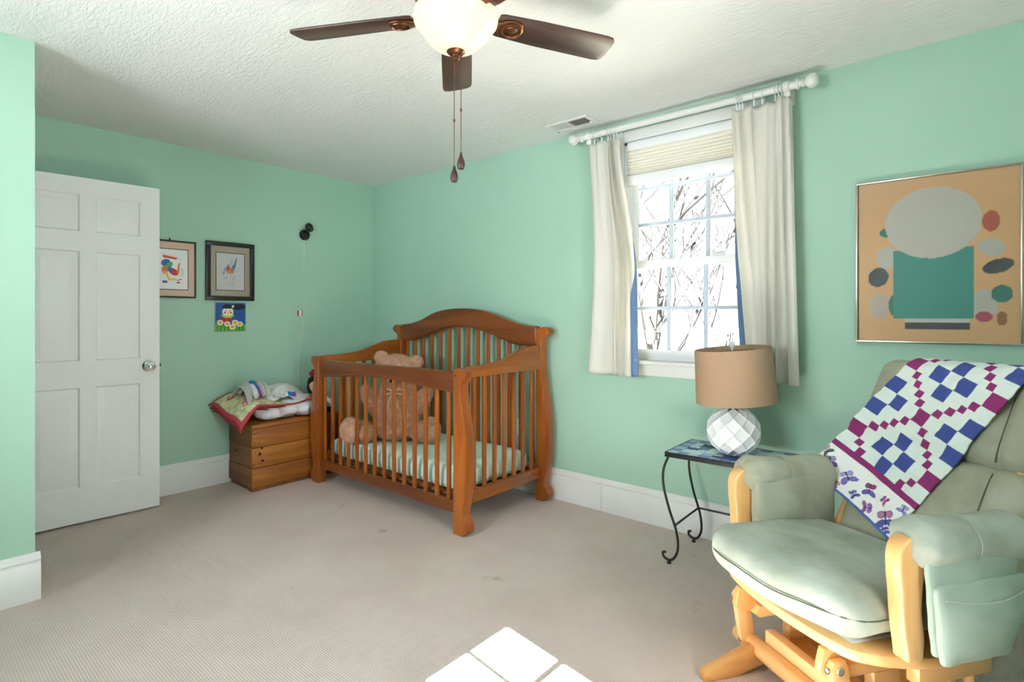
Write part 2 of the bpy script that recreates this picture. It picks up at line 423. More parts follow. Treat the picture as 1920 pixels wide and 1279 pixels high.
baseboard('baseboard_right', [((2.4235, 0), (X1, 0), (0, -1))], 'white moulded baseboard under the window')
b = baseboard('baseboard_closet', [((XC, Y1), (XC, YC + .018), (1, 0)), ((DX1 + .07, YC), (XC, YC), (0, 1))], 'white moulded baseboard at the left edge')
baseboard('baseboard_behind', [((X1, Y1), (X1, 0), (-1, 0))]); baseboard('baseboard_near', [((XC, Y1), (X1, Y1), (0, 1))])
tr = MB()
tr.box(DX0 - .07, DX0, YC, YC + .015, 0, 2.07); tr.box(DX1, DX1 + .07, YC, YC + .015, 0, 2.14); tr.box(DX0 - .07, DX1, YC, YC + .015, 2.07, 2.14)
struct('trim_1', tr, M['trim'], .003, 'white door casing around the doorway')

# ------------------------------------------------------------------ windows
def window(name, T, g0, g1, vm, glassonly=False, label=None):
    """T maps local (x along the wall, y out of the room, z) to world; opening g0..g1"""
    w = thing(name, label, None, kind='structure')
    def part(nm, mb, m, bevel=.002, parent=None, lab=None):
        mb.v = [T(*v) for v in mb.v]; return mb.build(nm, m, parent or w, bevel, label=lab)
    j = MB(); j.box(g0, g0 + .02, 0, .12, WZ0, WZ1); j.box(g1 - .02, g1, 0, .12, WZ0, WZ1); j.box(g0, g1, 0, .12, WZ1 - .02, WZ1); part('jamb', j, M['vinyl'])
    c = MB(); c.box(g0 - .065, g0, -.016, 0, .90, WZ1 + .065); part('side_casing', c, M['trim'], .004)
    c = MB(); c.box(g1, g1 + .065, -.016, 0, .90, WZ1 + .065); part('side_casing', c, M['trim'], .004)
    c = MB(); c.box(g0, g1, -.016, 0, WZ1, WZ1 + .065); part('head_casing', c, M['trim'], .004)
    c = MB(); c.box(g0 - .085, g1 + .085, -.05, .06, .935, .957); part('sill', c, M['trim'], .006)
    c = MB(); c.box(g0 - .065, g1 + .065, -.018, 0, .868, .935); part('apron', c, M['trim'], .004)
    a, bb = g0 + .02, g1 - .02
    def sash(y, z0, z1, zr0, zr1, rows, nm):
        f = MB(); f.box(a, a + .036, y, y + .03, z0, z1); f.box(bb - .036, bb, y, y + .03, z0, z1); f.box(a + .036, bb - .036, y, y + .03, z0, zr0); f.box(a + .036, bb - .036, y, y + .03, zr1, z1)
        s = part(nm, f, M['vinyl'], .003)
        xs = [a + .036] + vm + [bb - .036]; zs = [zr0] + rows + [zr1]
        for i in range(len(xs) - 1):
            for k in range(len(zs) - 1):
                p = MB(); p.box(xs[i], xs[i + 1], y + .013, y + .017, zs[k], zs[k + 1]); part('pane', p, M['glass'], 0, s)
        for x in vm:
            p = MB(); p.box(x - .011, x + .011, y + .006, y + .024, zr0, zr1); part('muntin', p, M['vinyl_grid'], .002, s)
        for z in rows:
            p = MB(); p.box(a + .036, bb - .036, y + .005, y + .025, z - .0095, z + .0095); part('muntin', p, M['vinyl_grid'], .002, s)
        return s
    sash(.035, .957, 1.553, 1.02, 1.505, [1.266], 'lower_sash')
    sash(.07, 1.515, WZ1 - .02, 1.555, 2.215, [1.772, 1.995], 'upper_sash')
    for x in (g0 + .20, g1 - .20):
        k = MB(); k.box(x - .03, x + .03, .03, .06, 1.553, 1.563); k.tube([(x - .025, .045, 1.566), (x + .03, .035, 1.569)], .006, 8); part('sash_lock', k, M['vinyl'], .001)
    return w
window('window_1', lambda x, y, z: (x, y, z), WX0, WX1, [2.838, 3.057], label='white double hung window with grid between the curtains')
window('window_2', lambda x, y, z: (X1 + y, x, z), EY0, EY1, [-2.175, -1.965], label='white double hung window on the wall behind')
# lowered shade over the top of the second window (behind the photographer)
s = thing('roller_shade', 'white shade lowered over the window behind the camera', 'shade', (X1 + .015, -2.07, 1.93))
MB().box(X1 + .010, X1 + .014, EY0 + .022, EY1 - .022, 1.93, 2.22).build('shade_cloth', M['trim'], s)
MB().box(X1 + .005, X1 + .02, EY0 + .022, EY1 - .022, 1.93, 1.95).build('bottom_rail', M['trim'], s)
MB().box(X1 + .002, X1 + .03, EY0 + .022, EY1 - .022, 2.21, 2.245).build('head_rail', M['trim'], s)
# plain window added behind the camera to brighten the room
w3 = thing('added_window_3', 'white window added behind the photographer for fill light', None, (2.35, Y1, WZ0), kind='structure')
f = MB(); f.box(1.60, 1.66, Y1 - .09, Y1 - .03, WZ0, WZ1); f.box(3.04, 3.10, Y1 - .09, Y1 - .03, WZ0, WZ1); f.box(1.66, 3.04, Y1 - .09, Y1 - .03, WZ0, WZ0 + .06); f.box(1.66, 3.04, Y1 - .09, Y1 - .03, WZ1 - .06, WZ1); f.box(1.66, 3.04, Y1 - .08, Y1 - .04, 1.58, 1.64)
f.build('frame', M['vinyl'], w3, .003); MB().box(1.66, 3.04, Y1 - .062, Y1 - .058, WZ0 + .06, WZ1 - .06).build('pane', M['glass'], w3)

lerp = lambda a, b, t: a + (b - a) * t
# ------------------------------------------------------------------ cellular shade in the window
s = thing('cellular_shade', 'cream pleated cellular shade raised at the top of the window', 'shade', (2.95, .0, 2.0))
SX0, SX1 = WX0 + .022, WX1 - .022
MB().box(SX0, SX1, -.012, .032, 2.215, 2.262).build('head_rail', M['vinyl'], s, .004)
pl = []; n = 9; z0, z1 = 2.065, 2.213
zs = [z1 - (z1 - z0) * (1 - (1 - i / n) ** 1.35) for i in range(n + 1)]
for i in range(n):
    for k in range(6): pl.append((.006 - .012 * abs(math.sin(PI * k / 6)), lerp(zs[i], zs[i + 1], k / 6)))
pl.append((.006, zs[-1]))
pm = MB().add([(x, y, z) for y, z in pl for x in (SX0 + .002, SX1 - .002)], [(2 * k, 2 * k + 1, 2 * k + 3, 2 * k + 2) for k in range(len(pl) - 1)])
pm.add([(x, .030 - (y + .02) * .4, z) for y, z in pl for x in (SX0 + .002, SX1 - .002)], [(2 * k, 2 * k + 2, 2 * k + 3, 2 * k + 1) for k in range(len(pl) - 1)])
pm.build('pleated_cloth', M['shade'], s, smooth=0, recalc=False)
MB().box(SX0, SX1, -.012, .032, 2.008, 2.064).build('bottom_rail', M['vinyl'], s, .005)

# ------------------------------------------------------------------ curtain rod
RY, RZ = -.09, 2.333
rod = thing('curtain_rod', 'white wooden curtain rod with ball finials above the window', 'curtain rod', (2.95, RY, RZ))
MB().tube([(2.335, RY, RZ), (3.545, RY, RZ)], .0185, 16).build('pole', M['trim'], rod)
for x, sg in ((2.335, -1), (3.545, 1)):
    mb = MB(); mb.lathe([(.0185, 0), (.026, .004), (.026, .012), (.019, .016), (.015, .026), (.021, .032), (.021, .036), (.014, .041), (.019, .046), (.030, .056), (.0345, .072), (.030, .088), (.018, .098), (.001, .102)], n=20)
    mb.v = [(x + sg * v[2], RY + v[0], RZ + v[1]) for v in mb.v]
    mb.build('finial', M['trim'], rod)
for x in (2.375, 3.505):
    mb = MB(); mb.box(x - .016, x + .016, RY + .0, -.001, RZ - .048, RZ - .014); mb.box(x - .02, x + .02, -.012, -.001, RZ - .07, RZ + .03)
    br = mb.build('bracket', M['trim'], rod, .005)
    MB().lathe([(.0225, -.014), (.0265, -.010), (.0265, .010), (.0225, .014)], (x, RY, RZ), 20, 'x').build('collar', M['trim'], br)
ringx = [2.42, 2.47, 2.515, 2.535, 2.555, 2.58, 3.27, 3.285, 3.30, 3.355, 3.395, 3.455, 3.47, 3.485]
for x in ringx:
    r = MB().tube([(x, RY + .026 * math.cos(a), RZ - .004 + .026 * math.sin(a)) for a in np.linspace(0, 2 * PI, 17)[:-1]], .0022, 6, True).build('ring', M['clip'], rod)
    MB().box(x - .004, x + .004, RY - .004, RY + .004, RZ - .058, RZ - .028).build('clip', M['clip'], r, .001)

# ------------------------------------------------------------------ curtains
def curtain(name, label, xl, xr, ztop, zbot, folds, trim_side, seed):
    """xl, xr: functions of v (0 top .. 1 bottom); folds: list of (centre u, width, depth)"""
    rnd = random.Random(seed)
    t = thing(name, label, 'curtain', ((xl(.5) + xr(.5)) / 2, RY, zbot), group='pair of cream curtains')
    def pos(u, v):
        d = 0; sh = 0
        for (c, w, dep, fv) in folds:
            cu = c + fv * (v - .5)
            a = (u - cu) / w
            d += 1.45 * dep * math.exp(-a * a) * (.55 + .45 * math.sin(2.2 * v + c * 9)) * (1.0 if v > .02 else .6)
            sh += -.25 * dep * a * math.exp(-a * a)
        x = xl(v) + (xr(v) - xl(v)) * u + sh
        z = ztop(u) + (zbot - ztop(u)) * v + .004 * math.sin(9 * u + seed) * v
        y = RY + .012 - d + .006 * math.sin(14 * u + 5 * v)
        return (x, max(min(y, -.024), -.128 if trim_side < 0 else -.3), z)
    def bandpos(u, v, v0):
        k = min(1, max(.02, (v - v0) / .30)); k = k * k * (3 - 2 * k)
        return pos(1 - (1 - u) * k, v) if trim_side > 0 else pos(u * k, v)
    def sheet(u0, u1, off, nu, nv, v0=0):
        mb = MB(); mb.grid(lambda u, v: (lambda p: (p[0], p[1] - off, p[2]))(bandpos(u, v, v0) if v0 else pos(u, v)), nu, nv, u0, u1, v0, 1)
        k = len(mb.v); mb2 = MB(); mb2.grid(lambda u, v: (lambda p: (p[0], p[1] - off + .0025, p[2]))(bandpos(u, v, v0) if v0 else pos(u, v)), nu, nv, u0, u1, v0, 1)
        mb.add(mb2.v, [f[::-1] for f in mb2.f]); m = nv + 1
        for j in range(nv):
            mb.f.append((j, j + 1, k + j + 1, k + j)); e = nu * m; mb.f.append((e + j + 1, e + j, k + e + j, k + e + j + 1))
        for i in range(nu):
            mb.f.append((i * m, k + i * m, k + (i + 1) * m, (i + 1) * m)); mb.f.append((i * m + nv, (i + 1) * m + nv, k + (i + 1) * m + nv, k + i * m + nv))
        return mb
    sheet(0, 1, 0, 90, 60).build('panel', M['curtain'], t, smooth=180)
    a, b2 = (.885, 1.0) if trim_side > 0 else (0, .12)
    sheet(a, b2, .0028, 4, 40, .40 if trim_side > 0 else .36).build('blue_edge_band', M['bluetrim'], t, smooth=180, label='blue cotton band along the inner edge')
    hem = MB(); hem.tube([tuple(np.array(pos(u, .93)) + np.array((0, -.002, 0))) for u in np.linspace(.01, .99, 60)], .0012, 5)
    hem.build('hem_stitch', M['curtain'], t)
    return t
sm = lambda t: t * t * (3 - 2 * t)
curtain('curtain', 'cream curtain on the left side of the window', lambda v: 2.376 + .03 * math.sin(PI * v) * .9, lambda v: lerp(2.600, 2.712, sm(min(1, v * 1.6))), lambda u: 2.285 + .012 * math.cos(u * 16) * u, .868,
        [(.30, .10, .018, 0), (.52, .05, .030, .10), (.66, .035, .040, .08), (.78, .03, .042, .05), (.88, .03, .045, -.05), (.08, .10, .012, 0), (.97, .05, .03, 0)], 1, 3)
curtain('curtain', 'cream curtain on the right side of the window behind the lamp', lambda v: lerp(3.245, 3.268, v) + .05 * max(0, v - .55), lambda v: lerp(3.532, 3.562, v), lambda u: 2.280 + .010 * math.cos(u * 22), .885,
        [(.10, .06, .030, .14), (.26, .05, .040, .22), (.40, .04, .045, .12), (.55, .04, .042, -.08), (.70, .05, .036, -.12), (.84, .05, .040, .0), (.95, .05, .03, 0)], -1, 8)

# ------------------------------------------------------------------ outside: ground and bare trees
lawn = MB().box(-90, 90, 1.5, 220, -3.06, -3.0).build('lawn', M['lawn']); lawn['kind'] = 'structure'
def bare_tree(label, base, height, seed, lean=0, grp='bare trees outside the window'):
    rnd = random.Random(seed)
    t = thing('bare_tree', label, 'tree', base, group=grp)
    trunk = MB(); limbs = MB()
    def grow(p, d, L, r, depth, mb):
        n = 5; pts = [p.copy()]; rs = [r]; q = p.copy(); dd = d.copy()
        for i in range(n):
            dd = (dd + Vector((rnd.uniform(-.16, .16), rnd.uniform(-.16, .16), rnd.uniform(-.02, .12)))).normalized()
            q = q + dd * L / n; pts.append(q.copy()); rs.append(r * (1 - .5 * (i + 1) / n))
            if depth < 4 and (i >= 1 or depth > 0) and rnd.random() < (.95 if depth < 2 else .8):
                ax = Vector((rnd.uniform(-1, 1), rnd.uniform(-1, 1), rnd.uniform(-.1, .5))).normalized()
                nd = (dd * .8 + ax * .75).normalized(); nd.z = abs(nd.z) * .7 + .22
                grow(q.copy(), nd.normalized(), L * rnd.uniform(.5, .72), rs[-1] * .68, depth + 1, limbs)
        mb.tube(pts, rs, 5 if depth < 2 else 3)
    grow(Vector(base), Vector((lean, 0, 1)).normalized(), height, .12, 0, trunk)
    trunk.build('trunk', M['bark'], t); limbs.build('branches', M['bark'], t, kind='stuff')
bare_tree('bare leafless tree seen in the left window panes', (-2.3, 9.0, -3), 6.4, 5, .08)
bare_tree('bare leafless tree seen in the middle window panes', (-.9, 8.4, -3), 6.6, 12, -.05)
bare_tree('bare leafless tree seen in the right window panes', (.2, 9.6, -3), 6.0, 23, .12)

# ------------------------------------------------------------------ six panel door
dr = thing('door_1', 'white six panel door standing open against the wall', None, (.195, -2.515, 0), math.radians(-2.0), kind='structure')
# local: y runs from the hinge to the latch edge, x out of the face towards the room
DW, DZ0, DZ1, T = .735, .012, 2.03, .035
cols = [(.105, .33), (.405, .63)]; rows = [(.215, .80), (.955, 1.60), (1.715, 1.93)]
lf = MB()
for (y0, y1) in ((0, cols[0][0]), (cols[0][1], cols[1][0]), (cols[1][1], DW)): lf.box(-T / 2, T / 2, y0, y1, DZ0, DZ1)
for c in cols:
    zs = [DZ0] + [z for r in rows for z in r] + [DZ1]
    for k in range(0, len(zs), 2): lf.box(-T / 2, T / 2, c[0], c[1], zs[k], zs[k + 1])
lf.build('leaf', M['door'], dr, 0, local=True)
for c in cols:
    for r in rows:
        p = MB()
        for sg in (1, -1):
            a = [(c[0], r[0]), (c[1], r[0]), (c[1], r[1]), (c[0], r[1])]
            def ins(d): return [(c[0] + d, r[0] + d), (c[1] - d, r[0] + d), (c[1] - d, r[1] - d), (c[0] + d, r[1] - d)]
            lev = [(0, T / 2 - .001), (.008, T / 2 - .011), (.018, T / 2 - .011), (.046, T / 2 - .002), (.05, T / 2 - .002)]
            vs = [(sg * x, y, z) for d, x in lev for y, z in ins(d)]
            fs = [(4 * k + i, 4 * k + (i + 1) % 4, 4 * k + 4 + (i + 1) % 4, 4 * k + 4 + i) for k in range(4) for i in range(4)] + [(16, 17, 18, 19)]
            p.add(vs, fs)
        p.build('raised_panel', M['door'], dr, 0, local=True, smooth=20)
kb = MB()
kb.lathe([(.033, 0), (.033, .004), (.028, .009), (.012, .012), (.011, .03), (.016, .036), (.026, .044), (.029, .055), (.026, .064), (.012, .068), (.012, .066), (.005, .066), (.001, .067)], (T / 2, DW - .062, .905), 24, 'x')
kb.build('knob', M['chrome'], dr, local=True, label='polished round door knob')
kb = MB(); kb.lathe([(.033, 0), (.028, .009), (.012, .012), (.011, .03), (.026, .044), (.029, .055), (.012, .068), (.001, .068)], n=20); kb.v = [(-T / 2 - z, DW - .062 + x, .905 + y) for x, y, z in kb.v]
kb.build('knob', M['chrome'], dr, local=True)
MB().box(-.011, .011, DW, DW + .0015, .875, .935).box(-.006, .006, DW, DW + .01, .898, .914).build('latch', M['iron'], dr, local=True)
for z in (.25, 1.05, 1.80):
    MB().tube([(.012, -.004, z), (.012, -.004, z + .09)], .006, 8).build('hinge', M['brass'], dr, local=True)

# ------------------------------------------------------------------ ceiling vent, outlet
v = thing('ceiling_vent', 'white metal ceiling register with open slats over a sheet of painted shade near the window', 'vent', (2.316, -.19, H))
fr = MB(); fr.box(2.165, 2.468, -.262, -.238, H - .008, H - .001); fr.box(2.165, 2.468, -.142, -.118, H - .008, H - .001); fr.box(2.165, 2.192, -.238, -.142, H - .008, H - .001); fr.box(2.441, 2.468, -.238, -.142, H - .008, H - .001); fr.box(2.308, 2.318, -.238, -.142, H - .008, H - .001)
fr.build('frame', M['trim'], v, .002)
MB().box(2.318, 2.441, -.238, -.142, H - .002, H - .001).build('duct_shade_sheet', M['dark'], v)  # dark sheet painted in place of the shaded duct
MB().box(2.192, 2.308, -.238, -.142, H - .003, H - .001).build('closed_damper', M['trim'], v)
for i in range(9):
    x = 2.329 + i * .0125
    MB().prism([(x, H - .0035), (x + .006, H - .009), (x + .007, H - .008), (x + .001, H - .0025)], 'y', -.238, -.142).build('slat', M['trim'], v)
for i in range(9):
    x = 2.200 + i * .0125
    MB().prism([(x, H - .0035), (x + .006, H - .007), (x + .007, H - .006), (x + .001, H - .003)], 'y', -.238, -.142).build('slat', M['trim'], v)
MB().lathe([(.005, 0), (.004, -.003), (.001, -.0035)], (2.177, -.13, H - .008), 10).build('screw', M['iron'], v)
MB().box(2.43, 2.45, -.17, -.145, H - .018, H - .008).build('damper_lever', M['trim'], v, .002)
ot = thing('wall_outlet', 'white wall outlet plate behind the crib slats', 'outlet', (1.763, 0, .38))
MB().box(1.728, 1.798, -.006, -.0005, .38, .495).build('cover_plate', M['plate'], ot, .002)
for z in (.418, .458): MB().lathe([(.017, -.0075), (.015, -.006)], (1.763, 0, z), 16, 'y').build('socket', M['plate'], ot)

# ================================================================== crib
CRX = 1.266                                   # middle of the crib
cr = thing('baby_crib', 'honey brown wooden sleigh crib with slatted sides in the corner', 'crib', (CRX, -.44, 0))
def post(profile, y0, y1):
    """profile: right-hand outline (x,z) from top to bottom, inner edge straight"""
    out = {}
    for sg in (1, -1):
        o = cat(profile, 5)
        xi = 1.978
        poly = [(xi, 0.0)] + [(xi, profile[0][1])] + [p for p in o]
        poly = [((p[0] if sg > 0 else 2 * CRX - p[0]), p[1]) for p in poly]
        MB().prism(poly, 'y', y0, y1).build('post', M['crib'], cr, .005)
fp = [(2.02, .925), (2.055, .924), (2.074, .908), (2.073, .882), (2.05, .858), (2.032, .828), (2.04, .75), (2.058, .655), (2.074, .56), (2.082, .465), (2.083, .37), (2.075, .27), (2.059, .171), (2.047, .115), (2.064, .09), (2.082, .062), (2.079, .026), (2.05, .002)]
bp = [(2.0, 1.135), (2.037, 1.149), (2.070, 1.137), (2.085, 1.108), (2.06, 1.084), (2.03, 1.066), (2.022, .963), (2.029, .848), (2.047, .711), (2.068, .576), (2.076, .463), (2.075, .325), (2.062, .208), (2.042, .115), (2.058, .085), (2.074, .05), (2.06, .018), (2.035, .002)]
post(fp, -.865, -.795); post(bp, -.115, -.045)
XA, XB = 2 * CRX - 1.978, 1.978               # inner faces of the posts
# headboard
top = cat([(XA - .06, 1.150), (.645, 1.158), (.79, 1.188), (.952, 1.246), (1.106, 1.272), (1.266, 1.278), (1.426, 1.267), (1.58, 1.236), (1.742, 1.186), (1.887, 1.156), (XB + .06, 1.148)], 6)
bot = cat([(XA, 1.018), (.694, 1.020), (.86, 1.060), (1.019, 1.108), (1.192, 1.134), (1.34, 1.134), (1.50, 1.105), (1.66, 1.056), (1.80, 1.020), (XB, 1.016)], 6)
tp = [p for p in top if XA <= p[0] <= XB]
hb = MB().prism([(XA, tp[0][1])] + tp + [(XB, tp[-1][1])] + bot[::-1], 'y', -.108, -.056).build('headboard_rail', M['cribx'], cr, .012, 3)
MB().tube([(x, -.108, z + .016) for x, z in bot], .006, 6).build('bead_moulding', M['cribx'], hb)
def bz(poly, x):
    return float(np.interp(x, [p[0] for p in poly], [p[1] for p in poly]))
MB().box(XA, XB, -.10, -.065, .125, .195).build('bottom_rail', M['cribx'], cr, .004)
nS = 14
for i in range(nS):
    x = XA + .055 + (XB - XA - .11) * i / (nS - 1)
    MB().box(x - .015, x + .015, -.089, -.075, .185, bz(bot, x) + .01).build('slat', M['crib'], cr, .003)
# front
fb = cat([(XA, .776), (.80, .792), (1.03, .812), (1.266, .818), (1.50, .812), (1.73, .796), (XB, .784)], 6)
fr_ = MB().prism([(XA, .9)] + [(XB, .905)] + fb[::-1], 'y', -.845, -.808).build('front_rail', M['cribx'], cr, .006)
MB().tube([(x, -.846, z + .014) for x, z in fb], .006, 6).build('bead_moulding', M['cribx'], fr_)
MB().box(XA, XB, -.845, -.808, .108, .172).build('bottom_rail', M['cribx'], cr, .004)
for i in range(nS):
    x = .588 + (1.904 - .588) * i / (nS - 1)
    MB().box(x - .015, x + .015, -.834, -.820, .165, bz(fb, x) + .01).build('slat', M['crib'], cr, .003)
# two end panels with a sweeping top rail
sw = cat([(-.795, .930), (-.66, .933), (-.50, .950), (-.386, .983), (-.292, 1.012), (-.20, 1.024), (-.115, 1.026)], 6)
for x0, x1 in ((1.985, 2.018), (2 * CRX - 2.018, 2 * CRX - 1.985)):
    MB().prism([(-.795, .869), (-.115, .869)] + sw[::-1], 'x', x0, x1).build('end_rail', M['criby'], cr, .006)
    MB().box(x0, x1, -.795, -.115, .150, .222).build('bottom_rail', M['criby'], cr, .004)
    for i in range(7):
        y = -.725 + i * .0895
        MB().box((x0 + x1) / 2 - .007, (x0 + x1) / 2 + .007, y - .015, y + .015, .215, .875).build('slat', M['crib'], cr, .003)
MB().lathe([(.022, 0), (.022, .002), (.018, .0035), (.001, .0035)], (2.018, -.755, .172), 20, 'x').build('medallion', M['brass'], cr, label='small round brass medallion')
for y, z in ((-.83, .895),):
    MB().lathe([(.006, 0), (.005, -.002), (.001, -.002)], (1.995, -.865, .885), 10, 'y').build('bolt', M['iron'], cr)
for z in (.56, .46, .36, .32): MB().lathe([(.004, 0), (.003, -.0015), (.001, -.0015)], (.552, -.865, z), 8, 'y').build('bolt', M['chrome'], cr)
MB().box(XA + .03, XB - .03, -.79, -.12, .175, .19).build('mattress_board', M['pinex'], cr)
mt = thing('crib_mattress', 'pale mint fitted sheet on the crib mattress', 'mattress', (CRX, -.45, .19))
MB().rbox(.675, .325, .07, .05, 14, lambda x, y, z: (CRX + x, -.455 + y, .261 + z + .004 * math.sin(9 * x) * math.cos(7 * y) * (z > 0))).build('fitted_sheet', M['sheet'], mt, smooth=180)

# ------------------------------------------------------------------ teddy bear
E_ = lambda rx, ry, rz: __import__('mathutils').Euler((rx, ry, rz)).to_matrix()
bx, by = 1.02, -.50
MZ = .331
br = thing('teddy_bear', 'large tan plush teddy bear slumped in the crib', 'teddy bear', (bx, by, MZ))
# the bear faces the photographer: forward is (0.63,-0.77)
fw = Vector((.63, -.77, 0)); rt = Vector((.77, .63, 0)); rz_ = math.atan2(rt.y, rt.x)
KB = 1.14
def bp_(r, f_, z): return Vector((bx, by, MZ)) + rt * (r * KB) + fw * (f_ * KB) + Vector((0, 0, z * KB))
R0 = E_(0, 0, rz_)
parts = [(bp_(0, -.02, .17), (.165, .14, .17), R0), (bp_(0, -.02, .31), (.125, .11, .12), R0), (bp_(.0, .0, .06), (.17, .14, .065), R0),
         (bp_(-.005, .0, .435), (.128, .11, .105), R0), (bp_(-.005, .075, .405), (.07, .06, .055), R0), (bp_(-.005, .03, .40), (.098, .08, .07), R0),
         (bp_(-.20, .10, .065), (.085, .12, .07), E_(0, 0, rz_ + .5)), (bp_(.19, .08, .065), (.08, .12, .07), E_(0, 0, rz_ - .5)),
         (bp_(-.255, .15, .085), (.07, .055, .085), E_(0, 0, rz_ + .4)), (bp_(.235, .14, .085), (.065, .055, .085), E_(0, 0, rz_ - .4)),
         (bp_(-.16, .03, .24), (.055, .06, .125), E_(0, -.5, rz_)), (bp_(.155, .03, .24), (.055, .06, .125), E_(0, .5, rz_)),
         (bp_(-.108, .0, .515), (.05, .03, .045), R0), (bp_(.118, -.0, .49), (.048, .03, .045), R0)]
fuzz = lambda co, n: co + n * (.006 * mnoise.noise(co * 42) + .004 * mnoise.noise(co * 90))
parts = [(c, tuple(q * KB for q in r), ro) for c, r, ro in parts]
blob('body', parts, M['bear'], br, .011, 5, disp=fuzz)
nm = MB(); nm.ball(bp_(-.005, .140, .385), .020, .014, .014, rot=R0); nm.build('nose', M['hair'], br, smooth=180)
for s_ in (-1, 1): MB().ball(bp_(-.005 + s_ * .048, .118, .415), .011, n=12, m=8).build('eye', M['black'], br, smooth=180)
for s_ in (-.255, .235): MB().ball(bp_(s_, .192, .085), .042, .010, .055, rot=E_(0, 0, rz_)).build('foot_pad', M['bear2'], br, smooth=180)
rb = MB()
for a in (-1, 1):
    rb.tube([bp_(0, .125, .315), bp_(a * .035, .14, .335), bp_(a * .07, .135, .325), bp_(a * .065, .135, .30), bp_(a * .03, .14, .305), bp_(0, .125, .315)], .006, 6)
    rb.tube([bp_(0, .128, .315), bp_(a * .02, .148, .27), bp_(a * .035, .152, .22)], .007, 6)
rb.build('ribbon_bow', M['ribbon'], br, smooth=180)

# ================================================================== wooden chest
ch = thing('toy_chest', 'brown pine plank chest standing beside the crib', 'chest', (.21, -.92, 0))
cx0, cx1, cy0, cy1 = .022, .40, -1.268, -.56
for i, (z0, z1) in enumerate(((.03, .158), (.161, .300), (.303, .437))):
    d = (.000, .003, .001)[i]
    MB().box(cx1 - .018, cx1 - d, cy0, cy1, z0, z1).build('plank', M['pine'], ch, .003)
    MB().box(cx0, cx1 - .019, cy0 + d, cy0 + .018, z0, z1).build('plank', M['pinex'], ch, .003)
    MB().box(cx0, cx1 - .019, cy1 - .018, cy1 - d, z0, z1).build('plank', M['pinex'], ch, .003)
    MB().box(cx0, cx0 + .016, cy0 + .019, cy1 - .019, z0, z1).build('plank', M['pine'], ch, .003)
MB().box(cx0 + .01, cx1 - .012, cy0 + .01, cy1 - .01, 0, .03).box(cx1 - .075, cx1 - .002, cy0 + .001, cy0 + .07, 0, .03).build('plinth', M['pinex'], ch, .003)
MB().box(cx0, cx1 + .004, cy0 - .006, cy1, .439, .462).build('lid', M['pine'], ch, .004)
rn = random.Random(4)
for z in (.06, .12, .19, .27, .34, .40):
    for y in (cy0 + .015, cy0 + .05): MB().lathe([(.004, .0), (.0035, .002), (.001, .002)], (cx1 - .002, y + rn.uniform(-.005, .005), z), 8, 'x').build('nail', M['iron'], ch)
for y, z, r in ((-1.215, .255, .012), (-1.195, .205, .012), (-1.20, .295, .009)):
    MB().ball((cx1 - .003, y, z), .002, r, r * .8, n=10, m=6).build('knot', M['dark'], ch)
for x, z in ((.20, .385), (.13, .25)): MB().ball((x, cy0 + .002, z), .011, .003, .011, n=10, m=6).build('knot', M['dark'], ch)

# ------------------------------------------------------------------ bedding piled on the chest
LT = .462
cf = thing('comforter', 'rumpled white comforter with thin grey print on the chest', 'comforter', (.23, -.98, LT))
rn = random.Random(11)
pp = [((.22, -.95, LT + .08), (.185, .21, .075), None), ((.30, -.86, LT + .073), (.11, .10, .068), None), ((.30, -1.08, LT + .071), (.10, .13, .066), None), ((.15, -1.08, LT + .071), (.1, .12, .066), None)]
blob('quilted_body', pp, M['comforter'], cf, .011, 3, disp=lambda co, n: co + n * (.014 * mnoise.noise(co * 13) + .006 * mnoise.noise(co * 32)))

def cloth(name, fn, nu, nv, colfn, parent, mat='cloth_print', th=.005):
    mb = MB(); mb.grid(fn, nu, nv)
    o = mb.build(name, M[mat], parent, smooth=180, recalc=False)
    colorize(o, lambda i: colfn((i // (nv + 1)) / nu, (i % (nv + 1)) / nv))
    m = o.modifiers.new('thickness', 'SOLIDIFY'); m.thickness = th; m.offset = 0
    return o
RED, FLO, PINK, GRN, CREAM = C('#b8434a'), C('#d8d3a4'), C('#d9837a'), C('#a9bb8e'), C('#e9e2c0')
def floral(u, v):
    if u < .035 or u > .965 or v < .05 or v > .95: return RED
    a = mnoise.noise(Vector((u * 6, v * 7, 1.3))); b2 = mnoise.noise(Vector((u * 22, v * 24, 7)))
    if a > .18 and b2 > -.12: return PINK if b2 > .12 else C('#c9605e')
    if a < -.12 and b2 > 0: return GRN
    return CREAM if b2 > .25 else FLO
fq = thing('floral_quilt', 'cream floral quilt with red binding folded and hanging off the chest', 'quilt', (.23, -1.1, LT))
def drape(k):
    def fn(u, v):
        # u: along the wall from the hanging end (0) to the crib end (1); v: from the wall (0) to the front edge (1)
        y = -1.40 + k * .012 + u * (.63 - .08 * k)
        x = .05 + v * (.30 + .06 * math.sin(PI * u) - .03 * k) + .10 * (1 - u) ** 2 * v
        hang = max(0, (-1.24 - y)) / .23
        z = LT + .172 - k * .014 - .020 * k * max(0, (-1.24 - y)) / .16 + .022 * math.sin(u * 5.5 + .4) - .19 * hang ** 1.2 * (.45 + .65 * v) - .055 * v ** 3 * (1 - .3 * u) + .010 * math.sin(9 * v + 6 * u)
        return (x + .02 * hang * v, y + .07 * hang * (v - .4), z)
    return fn
for k in range(3):
    cloth('fold_layer', drape(k), 90, 44, floral, fq)
GREY, BLU, MAG, IV = C('#c3c3bd'), C('#1f6fb2'), C('#b4388f'), C('#e3e3df')
def knit(u, v):
    if .44 < u < .56: return BLU
    if .56 <= u < .66: return MAG
    if .28 < u < .44: return IV if int(v * 90) % 2 else C('#d6d6d2')
    return GREY if (int(u * 60) + int(v * 60)) % 3 else C('#a9a9a2')
